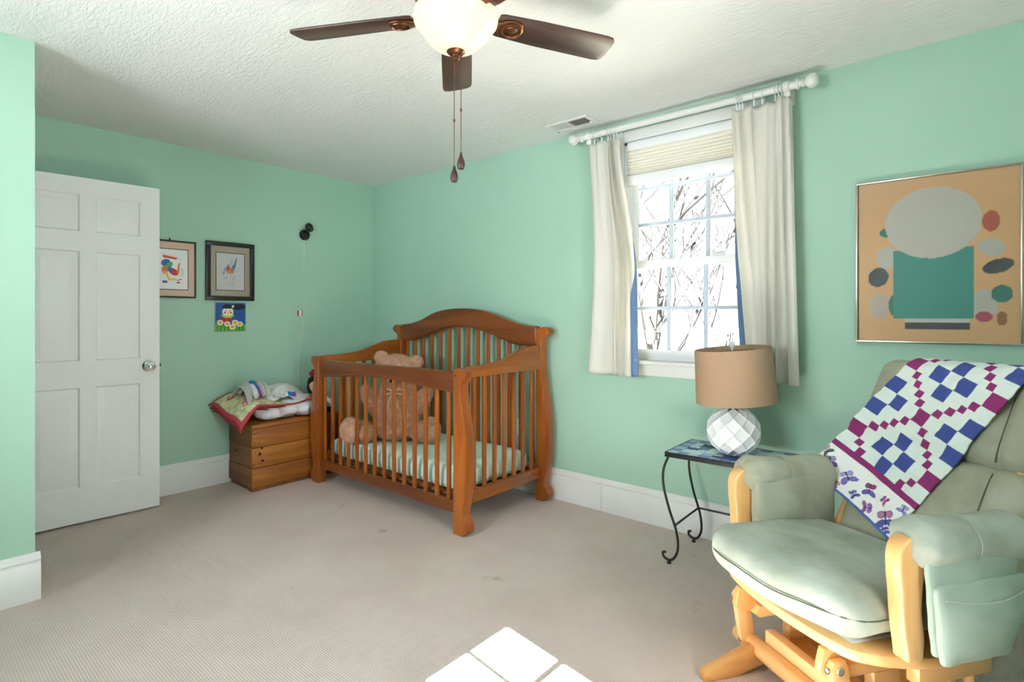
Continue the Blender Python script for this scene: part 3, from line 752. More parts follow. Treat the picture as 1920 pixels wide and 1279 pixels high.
kn = thing('knit_blanket', 'grey knit baby blanket with blue and magenta stripes on the bedding', 'blanket', (.27, -1.16, LT + .17))
def kfn(u, v):
    a = v * PI * 1.1
    y = -1.315 + u * .16 + .03 * math.sin(2.2 * v)
    x = .13 + .26 * v + .02 * math.sin(18 * u) * (1 - u)
    z = LT + .195 + .085 * math.sin(PI * min(1, v * 1.02)) + .022 * math.sin(u * 24 + 3 * v) * (.9 - u * .6) - .05 * (u < .12) * (1 - u / .12)
    return (x, y, z)
cloth('striped_end', kfn, 60, 50, knit, kn)
def kfn2(u, v):
    y = -1.20 + u * .42; x = .06 + .30 * v
    z = LT + .205 + .06 * math.sin(PI * v) * (1 - .55 * u) + .018 * math.sin(u * 9 + 4 * v) + .010 * math.sin(v * 20 + u * 13) - .05 * v ** 4 - .06 * u ** 3
    return (x, y, z)
cloth('crumpled_body', kfn2, 60, 50, lambda u, v: (IV if (int(u * 80) + int(v * 70)) % 3 else C('#c4c6c4')), kn)
cloth('striped_corner', lambda u, v: (.355 + .03 * v, -1.10 + .16 * u, LT + .172 + .018 * math.sin(PI * v) + .02 * u * (1 - v) + .006 * math.sin(12 * u)), 40, 16, lambda u, v: MAG if u > .9 else BLU if u > .62 else IV if u > .5 else GREY, kn)

# ------------------------------------------------------------------ rag doll sitting on the chest
dl = thing('rag_doll', 'small rag doll with dark hair and red bow on the chest', 'doll', (.27, -.70, LT))
dx, dy = .27, -.705
blob('body', [((dx, dy, LT + .082), (.06, .065, .08), None), ((dx, dy, LT + .155), (.03, .03, .04), None)], M['red'], dl, .008, 3)
blob('head', [((dx, dy - .005, LT + .215), (.058, .062, .062), None), ((dx + .045, dy - .03, LT + .20), (.018, .018, .016), None)], M['skin'], dl, .007, 3)
blob('hair', [((dx - .018, dy + .0, LT + .238), (.062, .068, .058), None), ((dx - .02, dy - .045, LT + .20), (.03, .028, .05), None), ((dx - .02, dy + .045, LT + .20), (.03, .028, .05), None)], M['hair'], dl, .007, 2)
blob('bow', [((dx - .0, dy - .035, LT + .315), (.02, .034, .026), E_(.5, 0, 0)), ((dx - .0, dy + .035, LT + .315), (.02, .034, .026), E_(-.5, 0, 0)), ((dx, dy, LT + .302), (.016, .016, .016), None)], M['red'], dl, .006, 2)
for s_ in (-1, 1):
    MB().ball((dx + .055, dy - .012 + s_ * .02, LT + .225), .006, n=10, m=6).build('eye', M['black'], dl, smooth=180)
    MB().tube([(dx, dy + s_ * .055, LT + .12), (dx + .05, dy + s_ * .09, LT + .08), (dx + .085, dy + s_ * .085, LT + .05)], [.02, .017, .022], 10).build('arm', M['plate'], dl, smooth=180)
    MB().tube([(dx + .03, dy + s_ * .035, LT + .03), (dx + .09, dy + s_ * .05, LT + .028), (dx + .125, dy + s_ * .055, LT + .04)], [.024, .02, .022], 10).build('leg', M['hair'], dl, smooth=180)

# ================================================================== wall pictures
def inside(poly, x, y):
    c = False; n = len(poly)
    for i in range(n):
        (x1, y1), (x2, y2) = poly[i], poly[(i + 1) % n]
        if (y1 > y) != (y2 > y) and x < (x2 - x1) * (y - y1) / (y2 - y1) + x1: c = not c
    return c
def painter(bgc, shapes):
    sh = []
    for s_ in shapes: sh.append((*s_[:-1], C(s_[-1]) if isinstance(s_[-1], str) else s_[-1]))
    bgc = C(bgc)
    def fn(u, v):
        col = bgc
        for s_ in sh:
            if s_[0] == 'e':
                _, cx, cy, rx, ry, rot, c = s_
                dx_, dy_ = u - cx, v - cy; a = math.cos(rot) * dx_ + math.sin(rot) * dy_; b2 = -math.sin(rot) * dx_ + math.cos(rot) * dy_
                if (a / rx) ** 2 + (b2 / ry) ** 2 < 1: col = c
            elif s_[0] == 'r':
                if s_[1] < u < s_[3] and s_[2] < v < s_[4]: col = s_[5]
            elif s_[0] == 'p':
                if inside(s_[1], u, v): col = s_[2]
            elif s_[0] == 'l':
                _, pts, w, c = s_
                for (x1, y1), (x2, y2) in zip(pts, pts[1:]):
                    L2 = (x2 - x1) ** 2 + (y2 - y1) ** 2; t = max(0, min(1, ((u - x1) * (x2 - x1) + (v - y1) * (y2 - y1)) / L2))
                    if (u - x1 - t * (x2 - x1)) ** 2 + (v - y1 - t * (y2 - y1)) ** 2 < w * w: col = c; break
        return col
    return fn
def flat_print(name, P, nu, nv, fn, parent, mat='print'):
    mb = MB(); mb.grid(P, nu, nv); o = mb.build(name, M[mat], parent, smooth=0, recalc=False)
    colorize(o, lambda i: fn((i // (nv + 1)) / nu, (i % (nv + 1)) / nv)); return o
def on_left(y0, y1, z0, z1, x): return lambda u, v: (x, y0 + (y1 - y0) * u, z0 + (z1 - z0) * v)
def frame_left(t, y0, y1, z0, z1, w, d, mat):
    for nm, b4 in (('top', (y0, y1, z1 - w, z1)), ('bottom', (y0, y1, z0, z0 + w)), ('left', (y0, y0 + w, z0 + w, z1 - w)), ('right', (y1 - w, y1, z0 + w, z1 - w))):
        MB().box(.004, d, *b4).build('frame_bar', mat, t, .003)
CLR = dict(r='#c8344e', o='#dd7a32', y='#e8c04a', g='#4fa868', b='#2f63a8', t='#3f93a6', p='#6b3f86')
# art print A (partly behind the door)
pa = thing('framed_print', 'thin black framed abstract print with peach mat beside the door', 'picture', (0, -1.66, 1.345), group='framed prints on the left wall')
y0, y1, z0, z1 = -1.83, -1.488, 1.345, 1.738
frame_left(pa, y0, y1, z0, z1, .010, .022, M['blackframe'])
MB().box(.003, .010, y0 + .009, y1 - .009, z0 + .009, z1 - .009).build('mat_board', plain('peach_mat_board', '#d9bda5', .8), pa)
iy0, iy1, iz0, iz1 = y0 + .055, y1 - .052, z0 + .058, z1 - .062
MB().box(.010, .0108, iy0 - .005, iy1 + .005, iz0 - .005, iz1 + .005).build('inner_line', M['blackframe'], pa)
shA = [('p', [(.34, .86), (.72, .80), (.72, .76), (.36, .80)], CLR['o']), ('p', [(.34, .83), (.70, .775), (.70, .75), (.36, .785)], CLR['r']), ('e', .42, .66, .12, .085, .3, CLR['b']), ('e', .50, .58, .13, .07, .8, CLR['g']), ('e', .62, .44, .14, .08, -.5, CLR['r']), ('e', .40, .48, .08, .10, 0, CLR['o']), ('e', .52, .50, .06, .06, 0, CLR['b']),
       ('p', [(.36, .46), (.46, .42), (.56, .20), (.50, .22)], CLR['y']), ('p', [(.74, .62), (.80, .70), (.76, .36), (.70, .36)], CLR['o']), ('e', .80, .76, .06, .05, 0, '#dfe3e6'), ('r', .34, .15, .46, .21, CLR['p']), ('e', .62, .25, .08, .03, 0, CLR['y']), ('r', .70, .15, .80, .19, CLR['r']), ('r', .78, .24, .84, .27, CLR['t']), ('r', .72, .22, .77, .25, CLR['p'])]
shA += [('l', [(.80, .34 + .03 * k), (.90, .345 + .03 * k)], .004, '#9aa0a4') for k in range(7)]
flat_print('printed_sheet', on_left(iy0, iy1, iz0, iz1, .0115), 120, 140, painter('#e9eaea', shA), pa)
MB().box(.004, .014, -1.655, -1.647, z1, z1 + .014).build('hanger', M['iron'], pa)
# art print B
pb = thing('framed_print', 'wide black framed colourful sketch with tan mat above the small canvas', 'picture', (0, -1.25, 1.333), group='framed prints on the left wall')
y0, y1, z0, z1 = -1.425, -1.082, 1.333, 1.762
frame_left(pb, y0, y1, z0, z1, .032, .026, M['blackframe'])
MB().box(.003, .012, y0 + .03, y1 - .03, z0 + .03, z1 - .03).build('mat_board', plain('tan_mat_board', '#c6b79f', .8), pb)
iy0, iy1, iz0, iz1 = y0 + .073, y1 - .072, z0 + .078, z1 - .082
MB().box(.012, .0128, iy0 - .005, iy1 + .005, iz0 - .005, iz1 + .005).build('inner_line', M['blackframe'], pb)
shB = [('p', [(.33, .55), (.42, .72), (.48, .60), (.62, .60), (.66, .66), (.60, .48), (.48, .44), (.38, .46)], '#e07a4a'), ('p', [(.34, .60), (.42, .70), (.46, .58), (.38, .54)], '#d8485a'), ('p', [(.58, .60), (.70, .88), (.74, .88), (.66, .58)], '#5a8fc4'), ('p', [(.52, .62), (.60, .70), (.62, .60)], '#6aa0cc'), ('p', [(.22, .42), (.30, .62), (.33, .60), (.27, .40)], '#8aa8d0'), ('e', .50, .50, .13, .05, 0, '#e5a25a'),
       ('l', [(.48, .62), (.50, .78), (.55, .82), (.54, .70)], .006, '#b8b0b4'), ('l', [(.50, .44), (.51, .30)], .006, '#a9b8b0'), ('e', .28, .31, .02, .014, 0, '#5a6a9a'), ('e', .36, .33, .018, .018, 0, '#4a5a8a'), ('e', .66, .37, .018, .014, 0, '#b86a6a'), ('e', .60, .31, .014, .018, 0, '#7a7a9a')]
shB += [('l', [(.32, .14 + .03 * k), (.68, .142 + .03 * k)], .0035, '#c9ccce') for k in range(4)]
flat_print('printed_sheet', on_left(iy0, iy1, iz0, iz1, .0135), 100, 130, painter('#ebebe9', shB), pb)
MB().box(.018, .0195, y0 + .031, y1 - .031, z0 + .031, z1 - .031).build('glazing', M['glass'], pb)
# small painted canvas
pc = thing('painted_canvas', 'small blue painted canvas of a girl among yellow flowers', 'painting', (0, -1.25, 1.104))
y0, y1, z0, z1 = -1.361, -1.146, 1.106, 1.317
MB().box(.003, .019, y0, y1, z0, z1).build('stretcher', M['plate'], pc, .002)
gr = [('r', .0, .0, 1, .20, '#5fb32e'), ('e', .12, .18, .13, .08, 0, '#5fb32e'), ('e', .88, .18, .12, .08, 0, '#5fb32e')]
gr += [('r', .04 + .12 * k, .02, .075 + .12 * k, .20, '#1f6a2a') for k in range(8)]
gr += [('e', .78, .86, .22, .10, .05, '#12131c'), ('p', [(.52, .82), (.60, .95), (.9, .97), (.98, .86), (.7, .77)], '#12131c'), ('e', .40, .86, .18, .09, 0, '#12131c'), ('e', .36, .42, .20, .10, 0, '#b5202c'), ('p', [(.17, .55), (.25, .62), (.40, .52), (.56, .62), (.62, .55), (.5, .47), (.3, .47)], '#b9c83e'), ('e', .40, .69, .185, .155, 0, '#f1e6d2'), ('p', [(.22, .80), (.58, .80), (.56, .92), (.30, .94)], '#12131c'),
       ('e', .30, .66, .035, .03, 0, '#c83a40'), ('e', .50, .66, .035, .03, 0, '#c83a40'), ('e', .33, .72, .03, .012, 0, '#2a2020'), ('e', .47, .72, .03, .012, 0, '#2a2020'), ('e', .40, .66, .012, .022, 0, '#4a3a30'), ('e', .40, .585, .03, .008, 0, '#b83038'), ('e', .57, .87, .05, .035, .6, '#f3f0ea')]
for (fx, fy) in ((.15, .31), (.38, .26), (.64, .31), (.80, .25), (.56, .15)):
    gr += [('e', fx + .075 * math.cos(a), fy + .062 * math.sin(a), .036, .03, a, '#f0e6c8') for a in np.linspace(0, 2 * PI, 11)[:-1]] + [('e', fx, fy, .065, .05, 0, '#e8a41e')]
gr += [('e', random.Random(k).uniform(.05, .95), random.Random(k + 50).uniform(.4, .97), .008, .008, 0, '#5f9ad0') for k in range(18)]
flat_print('painted_face', on_left(y0 + .001, y1 - .001, z0 + .001, z1 - .001, .0196), 130, 130, painter('#17549a', gr), pc)
# baby camera on the wall, its cord and the small tag
bc = thing('wall_camera', 'small black round baby monitor camera on the left wall', 'camera', (0, -.66, 1.88))
MB().lathe([(.045, .001), (.045, .01), (.036, .022), (.014, .026), (.001, .027)], (0, -.665, 1.885), 24, 'x').build('mount', M['black'], bc)
MB().tube([(.02, -.665, 1.885), (.045, -.662, 1.905), (.05, -.66, 1.925)], .009, 10).build('arm', M['black'], bc)
hd = MB(); hd.lathe([(.001, -.02), (.022, -.018), (.036, -.005), (.039, .012), (.034, .024), (.024, .027), (.02, .022), (.001, .02)], n=24); hd.xf(Matrix.Translation((.058, -.658, 1.938)) @ Matrix.Rotation(math.radians(62), 4, 'Y') @ Matrix.Rotation(-.5, 4, 'X')); hd.build('head', M['black'], bc)
cdp = cat([(.05, -.66, 1.92), (.012, -.668, 1.86), (.006, -.672, 1.6), (.006, -.675, 1.25), (.006, -.682, 1.10), (.006, -.715, .86), (.006, -.72, .60), (.01, -.72, .48)], 8)
MB().tube(cdp, .0026, 6).build('power_cord', M['cord'], bc, smooth=180)
tg = thing('cord_tag', 'tiny white and red tag clipped to the camera cord', 'tag', (.004, -.705, 1.225))
MB().box(.001, .006, -.728, -.680, 1.222, 1.264).build('white_card', M['plate'], tg, .001)
MB().box(.0055, .0072, -.728, -.716, 1.222, 1.264).build('red_stripe', M['red'], tg); MB().box(.0055, .0072, -.690, -.683, 1.222, 1.264).build('red_stripe', M['red'], tg)
# large framed poster on the window wall
ps = thing('framed_poster', 'large orange poster with cream and teal shapes in a silver frame', 'poster', (4.07, 0, 1.1))
x0, x1, z0, z1 = 3.783, 4.352, 1.100, 1.830
for b4 in ((x0, x1, z1 - .009, z1), (x0, x1, z0, z0 + .009), (x0, x0 + .009, z0 + .009, z1 - .009), (x1 - .009, x1, z0 + .009, z1 - .009)):
    MB().box(b4[0], b4[1], -.026, -.003, b4[2], b4[3]).build('frame_bar', M['steel'], ps, .002)
MB().box(x0 + .008, x1 - .008, -.014, -.004, z0 + .008, z1 - .008).build('backing', M['plate'], ps)
OR = '#f6c287'
ab = [('e', .14, .40, .07, .06, .3, '#4c4a4e'), ('e', .20, .52, .07, .07, 0, '#d9d2c4'), ('e', .15, .22, .07, .08, 0, '#dcc9b6'), ('e', .26, .22, .05, .07, 0, '#3f8a78'), ('e', .88, .44, .09, .04, .2, '#4c4a4e'), ('e', .84, .55, .08, .05, -.2, '#d5cfc2'), ('e', .80, .22, .08, .09, 0, '#d9d2c4'), ('e', .80, .15, .05, .03, 0, '#c9566a'), ('e', .90, .28, .06, .05, 0, '#3f8a78'), ('e', .90, .14, .03, .04, 0, '#a8703a'), ('e', .84, .70, .05, .06, 0, '#c9624a'), ('e', .20, .68, .05, .03, 0, '#3f8a78'),
      ('r', .24, .14, .74, .56, '#45a090'), ('e', .49, .72, .30, .215, 0, '#ded8c8'), ('r', .32, .075, .72, .115, '#47454b'), ('r', .32, .115, .72, .14, '#e6dfd0')]
flat_print('printed_sheet', lambda u, v: (x0 + .009 + (x1 - x0 - .018) * u, -.0146, z0 + .009 + (z1 - z0 - .018) * v), 130, 170, painter(OR, ab), ps)
MB().box(x0 + .009, x1 - .009, -.0185, -.0165, z0 + .009, z1 - .009).build('glazing', M['glass'], ps)

# ================================================================== ceiling fan
FX, FY, FZ = 2.886, -1.711, 2.223
fan = thing('ceiling_fan', 'ceiling fan with dark wood blades and lit glass bowl', 'ceiling fan', (FX, FY, H))
hs = MB(); hs.lathe([(.001, H - .001), (.085, H - .001), (.09, H - .02), (.105, H - .04), (.135, H - .06), (.14, H - .12), (.12, H - .15), (.07, H - .165), (.065, H - .178), (.001, H - .178)], (FX, FY, 0), 32); hs.build('motor_housing', M['bronze'], fan)
lt = MB(); lt.lathe([(.06, H - .172), (.112, H - .166), (.122, H - .15), (.118, H - .138), (.06, H - .138)], (FX, FY, 0), 32); lt.build('light_fitter', M['bronze'], fan)
bz_ = 2.24
bowl = MB(); bowl.lathe([(.110, bz_ + .012), (.126, bz_ + .004), (.137, bz_ - .010), (.1415, bz_ - .028), (.139, bz_ - .044), (.128, bz_ - .058), (.116, bz_ - .070), (.106, bz_ - .086), (.092, bz_ - .104), (.072, bz_ - .122), (.048, bz_ - .134), (.022, bz_ - .140), (.001, bz_ - .141)], (FX, FY, 0), 48)
bowl.build('glass_bowl', M['bowl'], fan, smooth=180, label='glowing frosted glass bowl shade')
fi = MB(); fi.lathe([(.001, bz_ - .130), (.031, bz_ - .132), (.031, bz_ - .140), (.024, bz_ - .147), (.012, bz_ - .150), (.010, bz_ - .156), (.012, bz_ - .162), (.008, bz_ - .168), (.001, bz_ - .170)], (FX, FY, 0), 24); fi.build('finial', M['bronze'], fan)
def blade_mesh():
    out = [(.145, -.046), (.16, -.052), (.30, -.060), (.56, -.064), (.585, -.060), (.597, -.045), (.600, -.02), (.600, .02), (.597, .045), (.585, .060), (.56, .064), (.30, .060), (.16, .052), (.145, .046)]
    return MB().prism(out, 'z', -.004, .004)
iron = MB()
iron.prism([(.085, -.018), (.15, -.022), (.17, -.038), (.20, -.044), (.23, -.036), (.245, 0), (.23, .036), (.20, .044), (.17, .038), (.15, .022), (.085, .018)], 'z', -.011, -.004)
med = MB(); med.tube([(.2 + .034 * math.cos(a), .034 * math.sin(a) * .9, -.012) for a in np.linspace(0, 2 * PI, 25)[:-1]], .005, 8, True); med.ball((.2, 0, -.011), .022, .02, .004)
for k in range(5):
    a = math.radians(135.67 + 72 * k)
    Mx = Matrix.Translation((FX, FY, FZ)) @ Matrix.Rotation(a, 4, 'Z') @ Matrix.Rotation(math.radians(-12), 4, 'X')
    b5 = blade_mesh(); me = b5.mesh('blade', M['blade'], .002)
    o = bpy.data.objects.new('blade', me); COL.objects.link(o); o.parent = fan; o.matrix_local = MW[fan.name].inverted() @ Mx; MW[o.name] = Mx
    i5 = MB(); i5.add(iron.v, iron.f); q = bpy.data.objects.new('blade_iron', i5.mesh('blade_iron', M['bronze'], .002)); COL.objects.link(q); q.parent = o
    i6 = MB(); i6.add(med.v, med.f); q2 = bpy.data.objects.new('medallion', i6.mesh('medallion', M['bronze'])); COL.objects.link(q2); q2.parent = o
for (ox, oy, zb, joint) in ((-.004, -.004, 1.700, 1.872), (.016, .008, 1.742, 1.905)):
    c = MB(); z = bz_ - .150
    while z > zb + .028:
        c.ball((FX + ox, FY + oy, z), .0022, n=6, m=4); z -= .0062
    c.tube([(FX + ox, FY + oy, bz_ - .145), (FX + ox, FY + oy, zb + .02)], .0008, 4)
    c.ball((FX + ox, FY + oy, joint), .004, .004, .006, n=8, m=6)
    pc_ = c.build('pull_chain', M['bronze'], fan, kind='stuff', label='beaded bronze pull chain')
    pd = MB(); pd.lathe([(.001, zb - .036), (.010, zb - .033), (.0135, zb - .022), (.012, zb - .008), (.006, zb + .008), (.003, zb + .022), (.001, zb + .023)], (FX + ox, FY + oy, 0), 16); pd.build('pull_pendant', M['blade'], fan)

# ================================================================== side table
tb = thing('side_table', 'black wrought iron side table with blue tiled top under the lamp', 'side table', (3.32, -.255, 0), math.radians(1.5))
TW, TD, TZ = .288, .178, .55
MB().box(-TW, TW, -TD, TD, TZ - .024, TZ - .006).build('top_tray', M['iron'], tb, .003, local=True)
rim = MB(); rim.box(-TW, TW, -TD, -TD + .007, TZ - .006, TZ + .001); rim.box(-TW, TW, TD - .007, TD, TZ - .006, TZ + .001); rim.box(-TW, -TW + .007, -TD + .007, TD - .007, TZ - .006, TZ + .001); rim.box(TW - .007, TW, -TD + .007, TD - .007, TZ - .006, TZ + .001)
rim.build('rim', M['iron'], tb, .002, local=True)
tl = [plain('tile_glaze_%d' % i, a, .4, c2=b2, nscale=ns, coat=.1) for i, (a, b2, ns) in enumerate((('#d6ecf0', '#c0dde6', 20), ('#e4f2f0', '#cfe6e8', 16), ('#86a4d4', '#6c88bc', 14), ('#bcd8e6', '#96b4cc', 22), ('#dcece6', '#b4cabc', 26), ('#7c94c6', '#667eb2', 18)))]
nx, ny = 11, 7; rn = random.Random(21)
pitx, pity = (2 * TW - .014) / nx, (2 * TD - .014) / ny
for i in range(nx):
    for j in range(ny):
        edge = i in (0, nx - 1) or j in (0, ny - 1)
        k = (5 if (i + j) % 2 else 3) if edge else rn.choice((0, 1, 1, 0, 4, 3, 1, 2))
        xx, yy = -TW + .007 + pitx * (i + .5), -TD + .007 + pity * (j + .5)
        MB().box(xx - pitx / 2 + .0006, xx + pitx / 2 - .0006, yy - pity / 2 + .0006, yy + pity / 2 - .0006, TZ - .006, TZ + rn.uniform(-.0005, .0006)).build('tile', tl[k], tb, 0, local=True)
# inlaid sea creatures on the tiles
motif = plain('dark_inlay', '#3d4a3c', .4, c2='#26324a', nscale=40); motif2 = plain('blue_inlay', '#2c4484', .4, c2='#20305e', nscale=40)
def turtle(cx, cy, s_, m):
    mb = MB(); mb.lathe([(.001, .0012), (s_, .0010), (s_, 0)], n=14)
    for a in (.7, 2.4, 3.9, 5.5): mb.ball((s_ * 1.15 * math.cos(a), s_ * 1.15 * math.sin(a), .0006), s_ * .45, s_ * .22, .0006, n=10, m=4, rot=Matrix.Rotation(a, 3, 'Z'))
    mb.ball((s_ * 1.25, 0, .0006), s_ * .3, s_ * .25, .0006, n=10, m=4)
    mb.v = [(cx + x * 1.3, cy + y, TZ + .0006 + z) for x, y, z in mb.v]; mb.build('inlay_creature', m, tb, local=True)
turtle(-.14, .07, .036, motif); turtle(.02, -.10, .042, motif2); turtle(.16, .02, .03, motif); turtle(-.2, -.03, .022, motif2); turtle(.2, -.1, .024, motif2); turtle(-.05, -.12, .018, motif)
for sx in (-1, 1):
    for sy in (-1, 1):
        lx_, ly_ = sx * (TW - .014), sy * (TD - .014)
        path = cat([(lx_, ly_, TZ - .024), (lx_ + sx * .022, ly_ + sy * .006, TZ - .09), (lx_ + sx * .022, ly_ + sy * .006, TZ - .17), (lx_ - sx * .004, ly_, TZ - .28), (lx_ - sx * .038, ly_ - sy * .004, TZ - .38), (lx_ - sx * .048, ly_ - sy * .004, TZ - .46), (lx_ - sx * .034, ly_, TZ - .51), (lx_ - sx * .008, ly_ + sy * .002, TZ - .532), (lx_ + sx * .020, ly_ + sy * .004, TZ - .522), (lx_ + sx * .026, ly_ + sy * .004, TZ - .502), (lx_ + sx * .012, ly_ + sy * .004, TZ - .496)], 6)
        lg = MB().tube(path, .0062, 8).build('leg', M['iron'], tb, local=True, smooth=180)
        ft = MB(); ft.lathe([(.010, 0), (.010, .006), (.006, .013), (.001, .014)], (lx_ - sx * .004, ly_, 0), 12); ft.build('foot', M['iron'], lg, local=True)
zs_ = TZ - .36; xs_, ys_ = TW - .014 - .030, TD - .016
for sx in (-1, 1): MB().tube([(sx * xs_, -ys_, zs_), (sx * xs_, ys_, zs_)], .0052, 8).build('stretcher', M['iron'], tb, local=True)
MB().tube([(-xs_, ys_, zs_), (xs_, ys_, zs_)], .0052, 8).build('stretcher', M['iron'], tb, local=True)

# ------------------------------------------------------------------ table lamp
LX, LY, LZ = 3.317, -.283, TZ + .0015
lp = thing('table_lamp', 'white faceted ceramic lamp with a tilted tan drum shade', 'lamp', (LX, LY, LZ))
body = MB(); ns_, nr = 10, 8; R_ = .126; hh = .24
ring = []
for i in range(nr + 1):
    th = PI * (.16 + .80 * (1 - i / nr)) if False else None
zsn = [math.sin(-PI / 2 + PI * (.09 + .83 * i / nr)) for i in range(nr + 1)]
vs = []; idx = {}
for i in range(nr + 1):
    r = math.sqrt(max(0, 1 - zsn[i] ** 2)); r = max(r, .2)
    for k in range(ns_):
        a = 2 * PI * (k + (.5 if i % 2 else 0)) / ns_
        idx[(i, k)] = len(vs); vs.append((R_ * r * math.cos(a), R_ * r * math.sin(a), hh / 2 + zsn[i] * hh / 2 + .0))
fs = []
for i in range(nr - 1):
    for k in range(ns_):
        kk = k if i % 2 == 0 else k + 1
        a, b4, c, d = (i, k), (i + 1, (kk - 1) % ns_), (i + 2, k), (i + 1, kk % ns_)
        P4 = [Vector(vs[idx[q]]) for q in (a, b4, c, d)]
        cen = sum(P4, Vector()) / 4; out = Vector((cen.x, cen.y, cen.z - hh / 2)).normalized()
        inner = []
        for p in P4:
            inner.append(len(vs)); vs.append(tuple(cen + (p - cen) * .76 - out * .005))
        oi = [idx[q] for q in (a, b4, c, d)]
        for m_ in range(4): fs.append((oi[m_], oi[(m_ + 1) % 4], inner[(m_ + 1) % 4], inner[m_]))
        fs.append(tuple(inner))
for k in range(ns_):                          # close the first and last half rows
    fs.append((idx[(0, k)], idx[(1, k)], idx[(0, (k + 1) % ns_)]))
    i = nr; o2 = (k + 1) % ns_ if i % 2 == 1 else k
    fs.append((idx[(nr, k)], idx[(nr, (k + 1) % ns_)], idx[(nr - 1, (k + 1) % ns_)]))
fs.append(tuple(idx[(0, k)] for k in range(ns_))); fs.append(tuple(idx[(nr, k)] for k in range(ns_)))
zmin = min(v[2] for v in vs)
body.add([(LX + x, LY + y, LZ + z - zmin) for x, y, z in vs], fs)
body.build('faceted_body', M['ceramic'], lp, .0012, 2, smooth=25)
MB().lathe([(.012, 0), (.012, .26)], (LX, LY, LZ + .235 - .02), 12).build('neck', M['brass'], lp)
tilt = Matrix.Translation((LX + .004, LY, LZ + .385)) @ Matrix.Rotation(math.radians(-5), 4, Vector((-.65, .76, 0)))
sh = MB(); sh.lathe([(.186, -.128), (.1835, -.128), (.170, .128), (.1725, .128), (.186, -.128)], n=64); sh.f = [f for f in sh.f if len(f) == 4]
sh.xf(tilt); sh.build('shade', M['linen'], lp, smooth=60)
sp = MB()
for a in (0, 2.1, 4.2): sp.tube([(0, 0, .118), (.17 * math.cos(a), .17 * math.sin(a), .118)], .002, 6)
sp.xf(tilt); sp.build('spider', M['brass'], lp)
fn_ = MB(); fn_.lathe([(.004, .118), (.006, .13), (.013, .138), (.016, .148), (.013, .158), (.001, .161)], n=16); fn_.xf(tilt); fn_.build('finial', M['clip'], lp)

# ================================================================== glider rocking chair
gc = thing('glider_chair', 'sage green cushioned maple glider rocker with a quilt over it', 'rocking chair', (3.865, -.95, 0), math.radians(-34.8))
def part(nm, mb, m, bevel=0, parent=None, **kw): return mb.build(nm, m, parent or gc, bevel, local=True, **kw)
run = [(-.385, 0), (-.385, .022), (-.365, .034), (-.20, .088), (.20, .088), (.365, .034), (.385, .022), (.385, 0), (.26, 0), (.17, .022), (-.17, .022), (-.26, 0)]
for x in (-.165, .165): part('floor_runner', MB().prism(run, 'x', x - .02, x + .02), M['mapley'], .005)
for y in (-.135, .135): part('cross_beam', MB().box(-.145, .145, y - .018, y + .018, .09, .145), M['maplex'], .004)
part('cross_beam', MB().box(-.145, .145, -.03, .03, .045, .075), M['maplex'], .004)
for x in (-.165, .165): part('upright', MB().box(x - .018, x + .018, -.05, .05, .088, .185).prism([(-.17, .185), (-.19, .20), (-.17, .225), (.17, .225), (.19, .20), (.17, .185)], 'x', x - .018, x + .018), M['maple'], .004)
for sx in (-1, 1):
    for sy in (-1, 1):
        x = sx * .205
        lk = part('swing_link', MB().prism([(sy * .145, .062), (sy * .205, .066), (sy * .235, .245), (sy * .225, .262), (sy * .185, .262), (sy * .178, .245)], 'x', x - .011, x + .011), M['maple'], .004)
        for (y, z) in ((sy * .205, .235), (sy * .172, .085)):
            part('bolt', MB().lathe([(.012, 0), (.011, .004), (.006, .007), (.001, .007)] if sx > 0 else [(.012, 0), (.011, -.004), (.006, -.007), (.001, -.007)], (x + sx * .011, y, z), 12, 'x'), M['chrome'], parent=lk)
            if sy < 0: part('bolt', MB().lathe([(.009, 0), (.008, -.003), (.001, -.004)], (x, y - .035, z), 10, 'y'), M['chrome'], parent=lk)
for sy in (-1, 1): part('round_stretcher', MB().tube([(-.265, sy * .165, .075), (.265, sy * .165, .075)], .030, 18), M['maplex'], .003)
for sx in (-1, 1): part('pivot_block', MB().prism([(-.245, .25), (-.25, .225), (-.235, .205), (-.20, .20), (-.16, .215), (-.15, .286), (-.235, .286)], 'x', sx * .18 - .012, sx * .18 + .012), M['maple'], .004)
plat = cat([(-.34, .22), (-.345, .0), (-.325, -.10), (-.285, -.18), (-.22, -.225), (0, -.248), (.22, -.225), (.285, -.18), (.325, -.10), (.345, .0), (.34, .22)], 6)
part('seat_platform', MB().prism(plat, 'z', .288, .322), M['maplex'], .010)
part('side_apron', MB().box(.285, .325, -.06, .20, .235, .288), M['mapley'], .005); part('side_apron', MB().box(-.325, -.285, -.06, .20, .235, .288), M['mapley'], .005)
for y in (-.02, .06, .14): part('spindle', MB().tube([(.305, y, .235), (.305, y, .17)], .012, 10), M['maple'])
part('lower_rail', MB().box(.285, .325, -.06, .20, .145, .172), M['mapley'], .005)
part('web_deck', MB().box(-.24, .24, -.19, .2, .322, .327), M['plate'], .002)
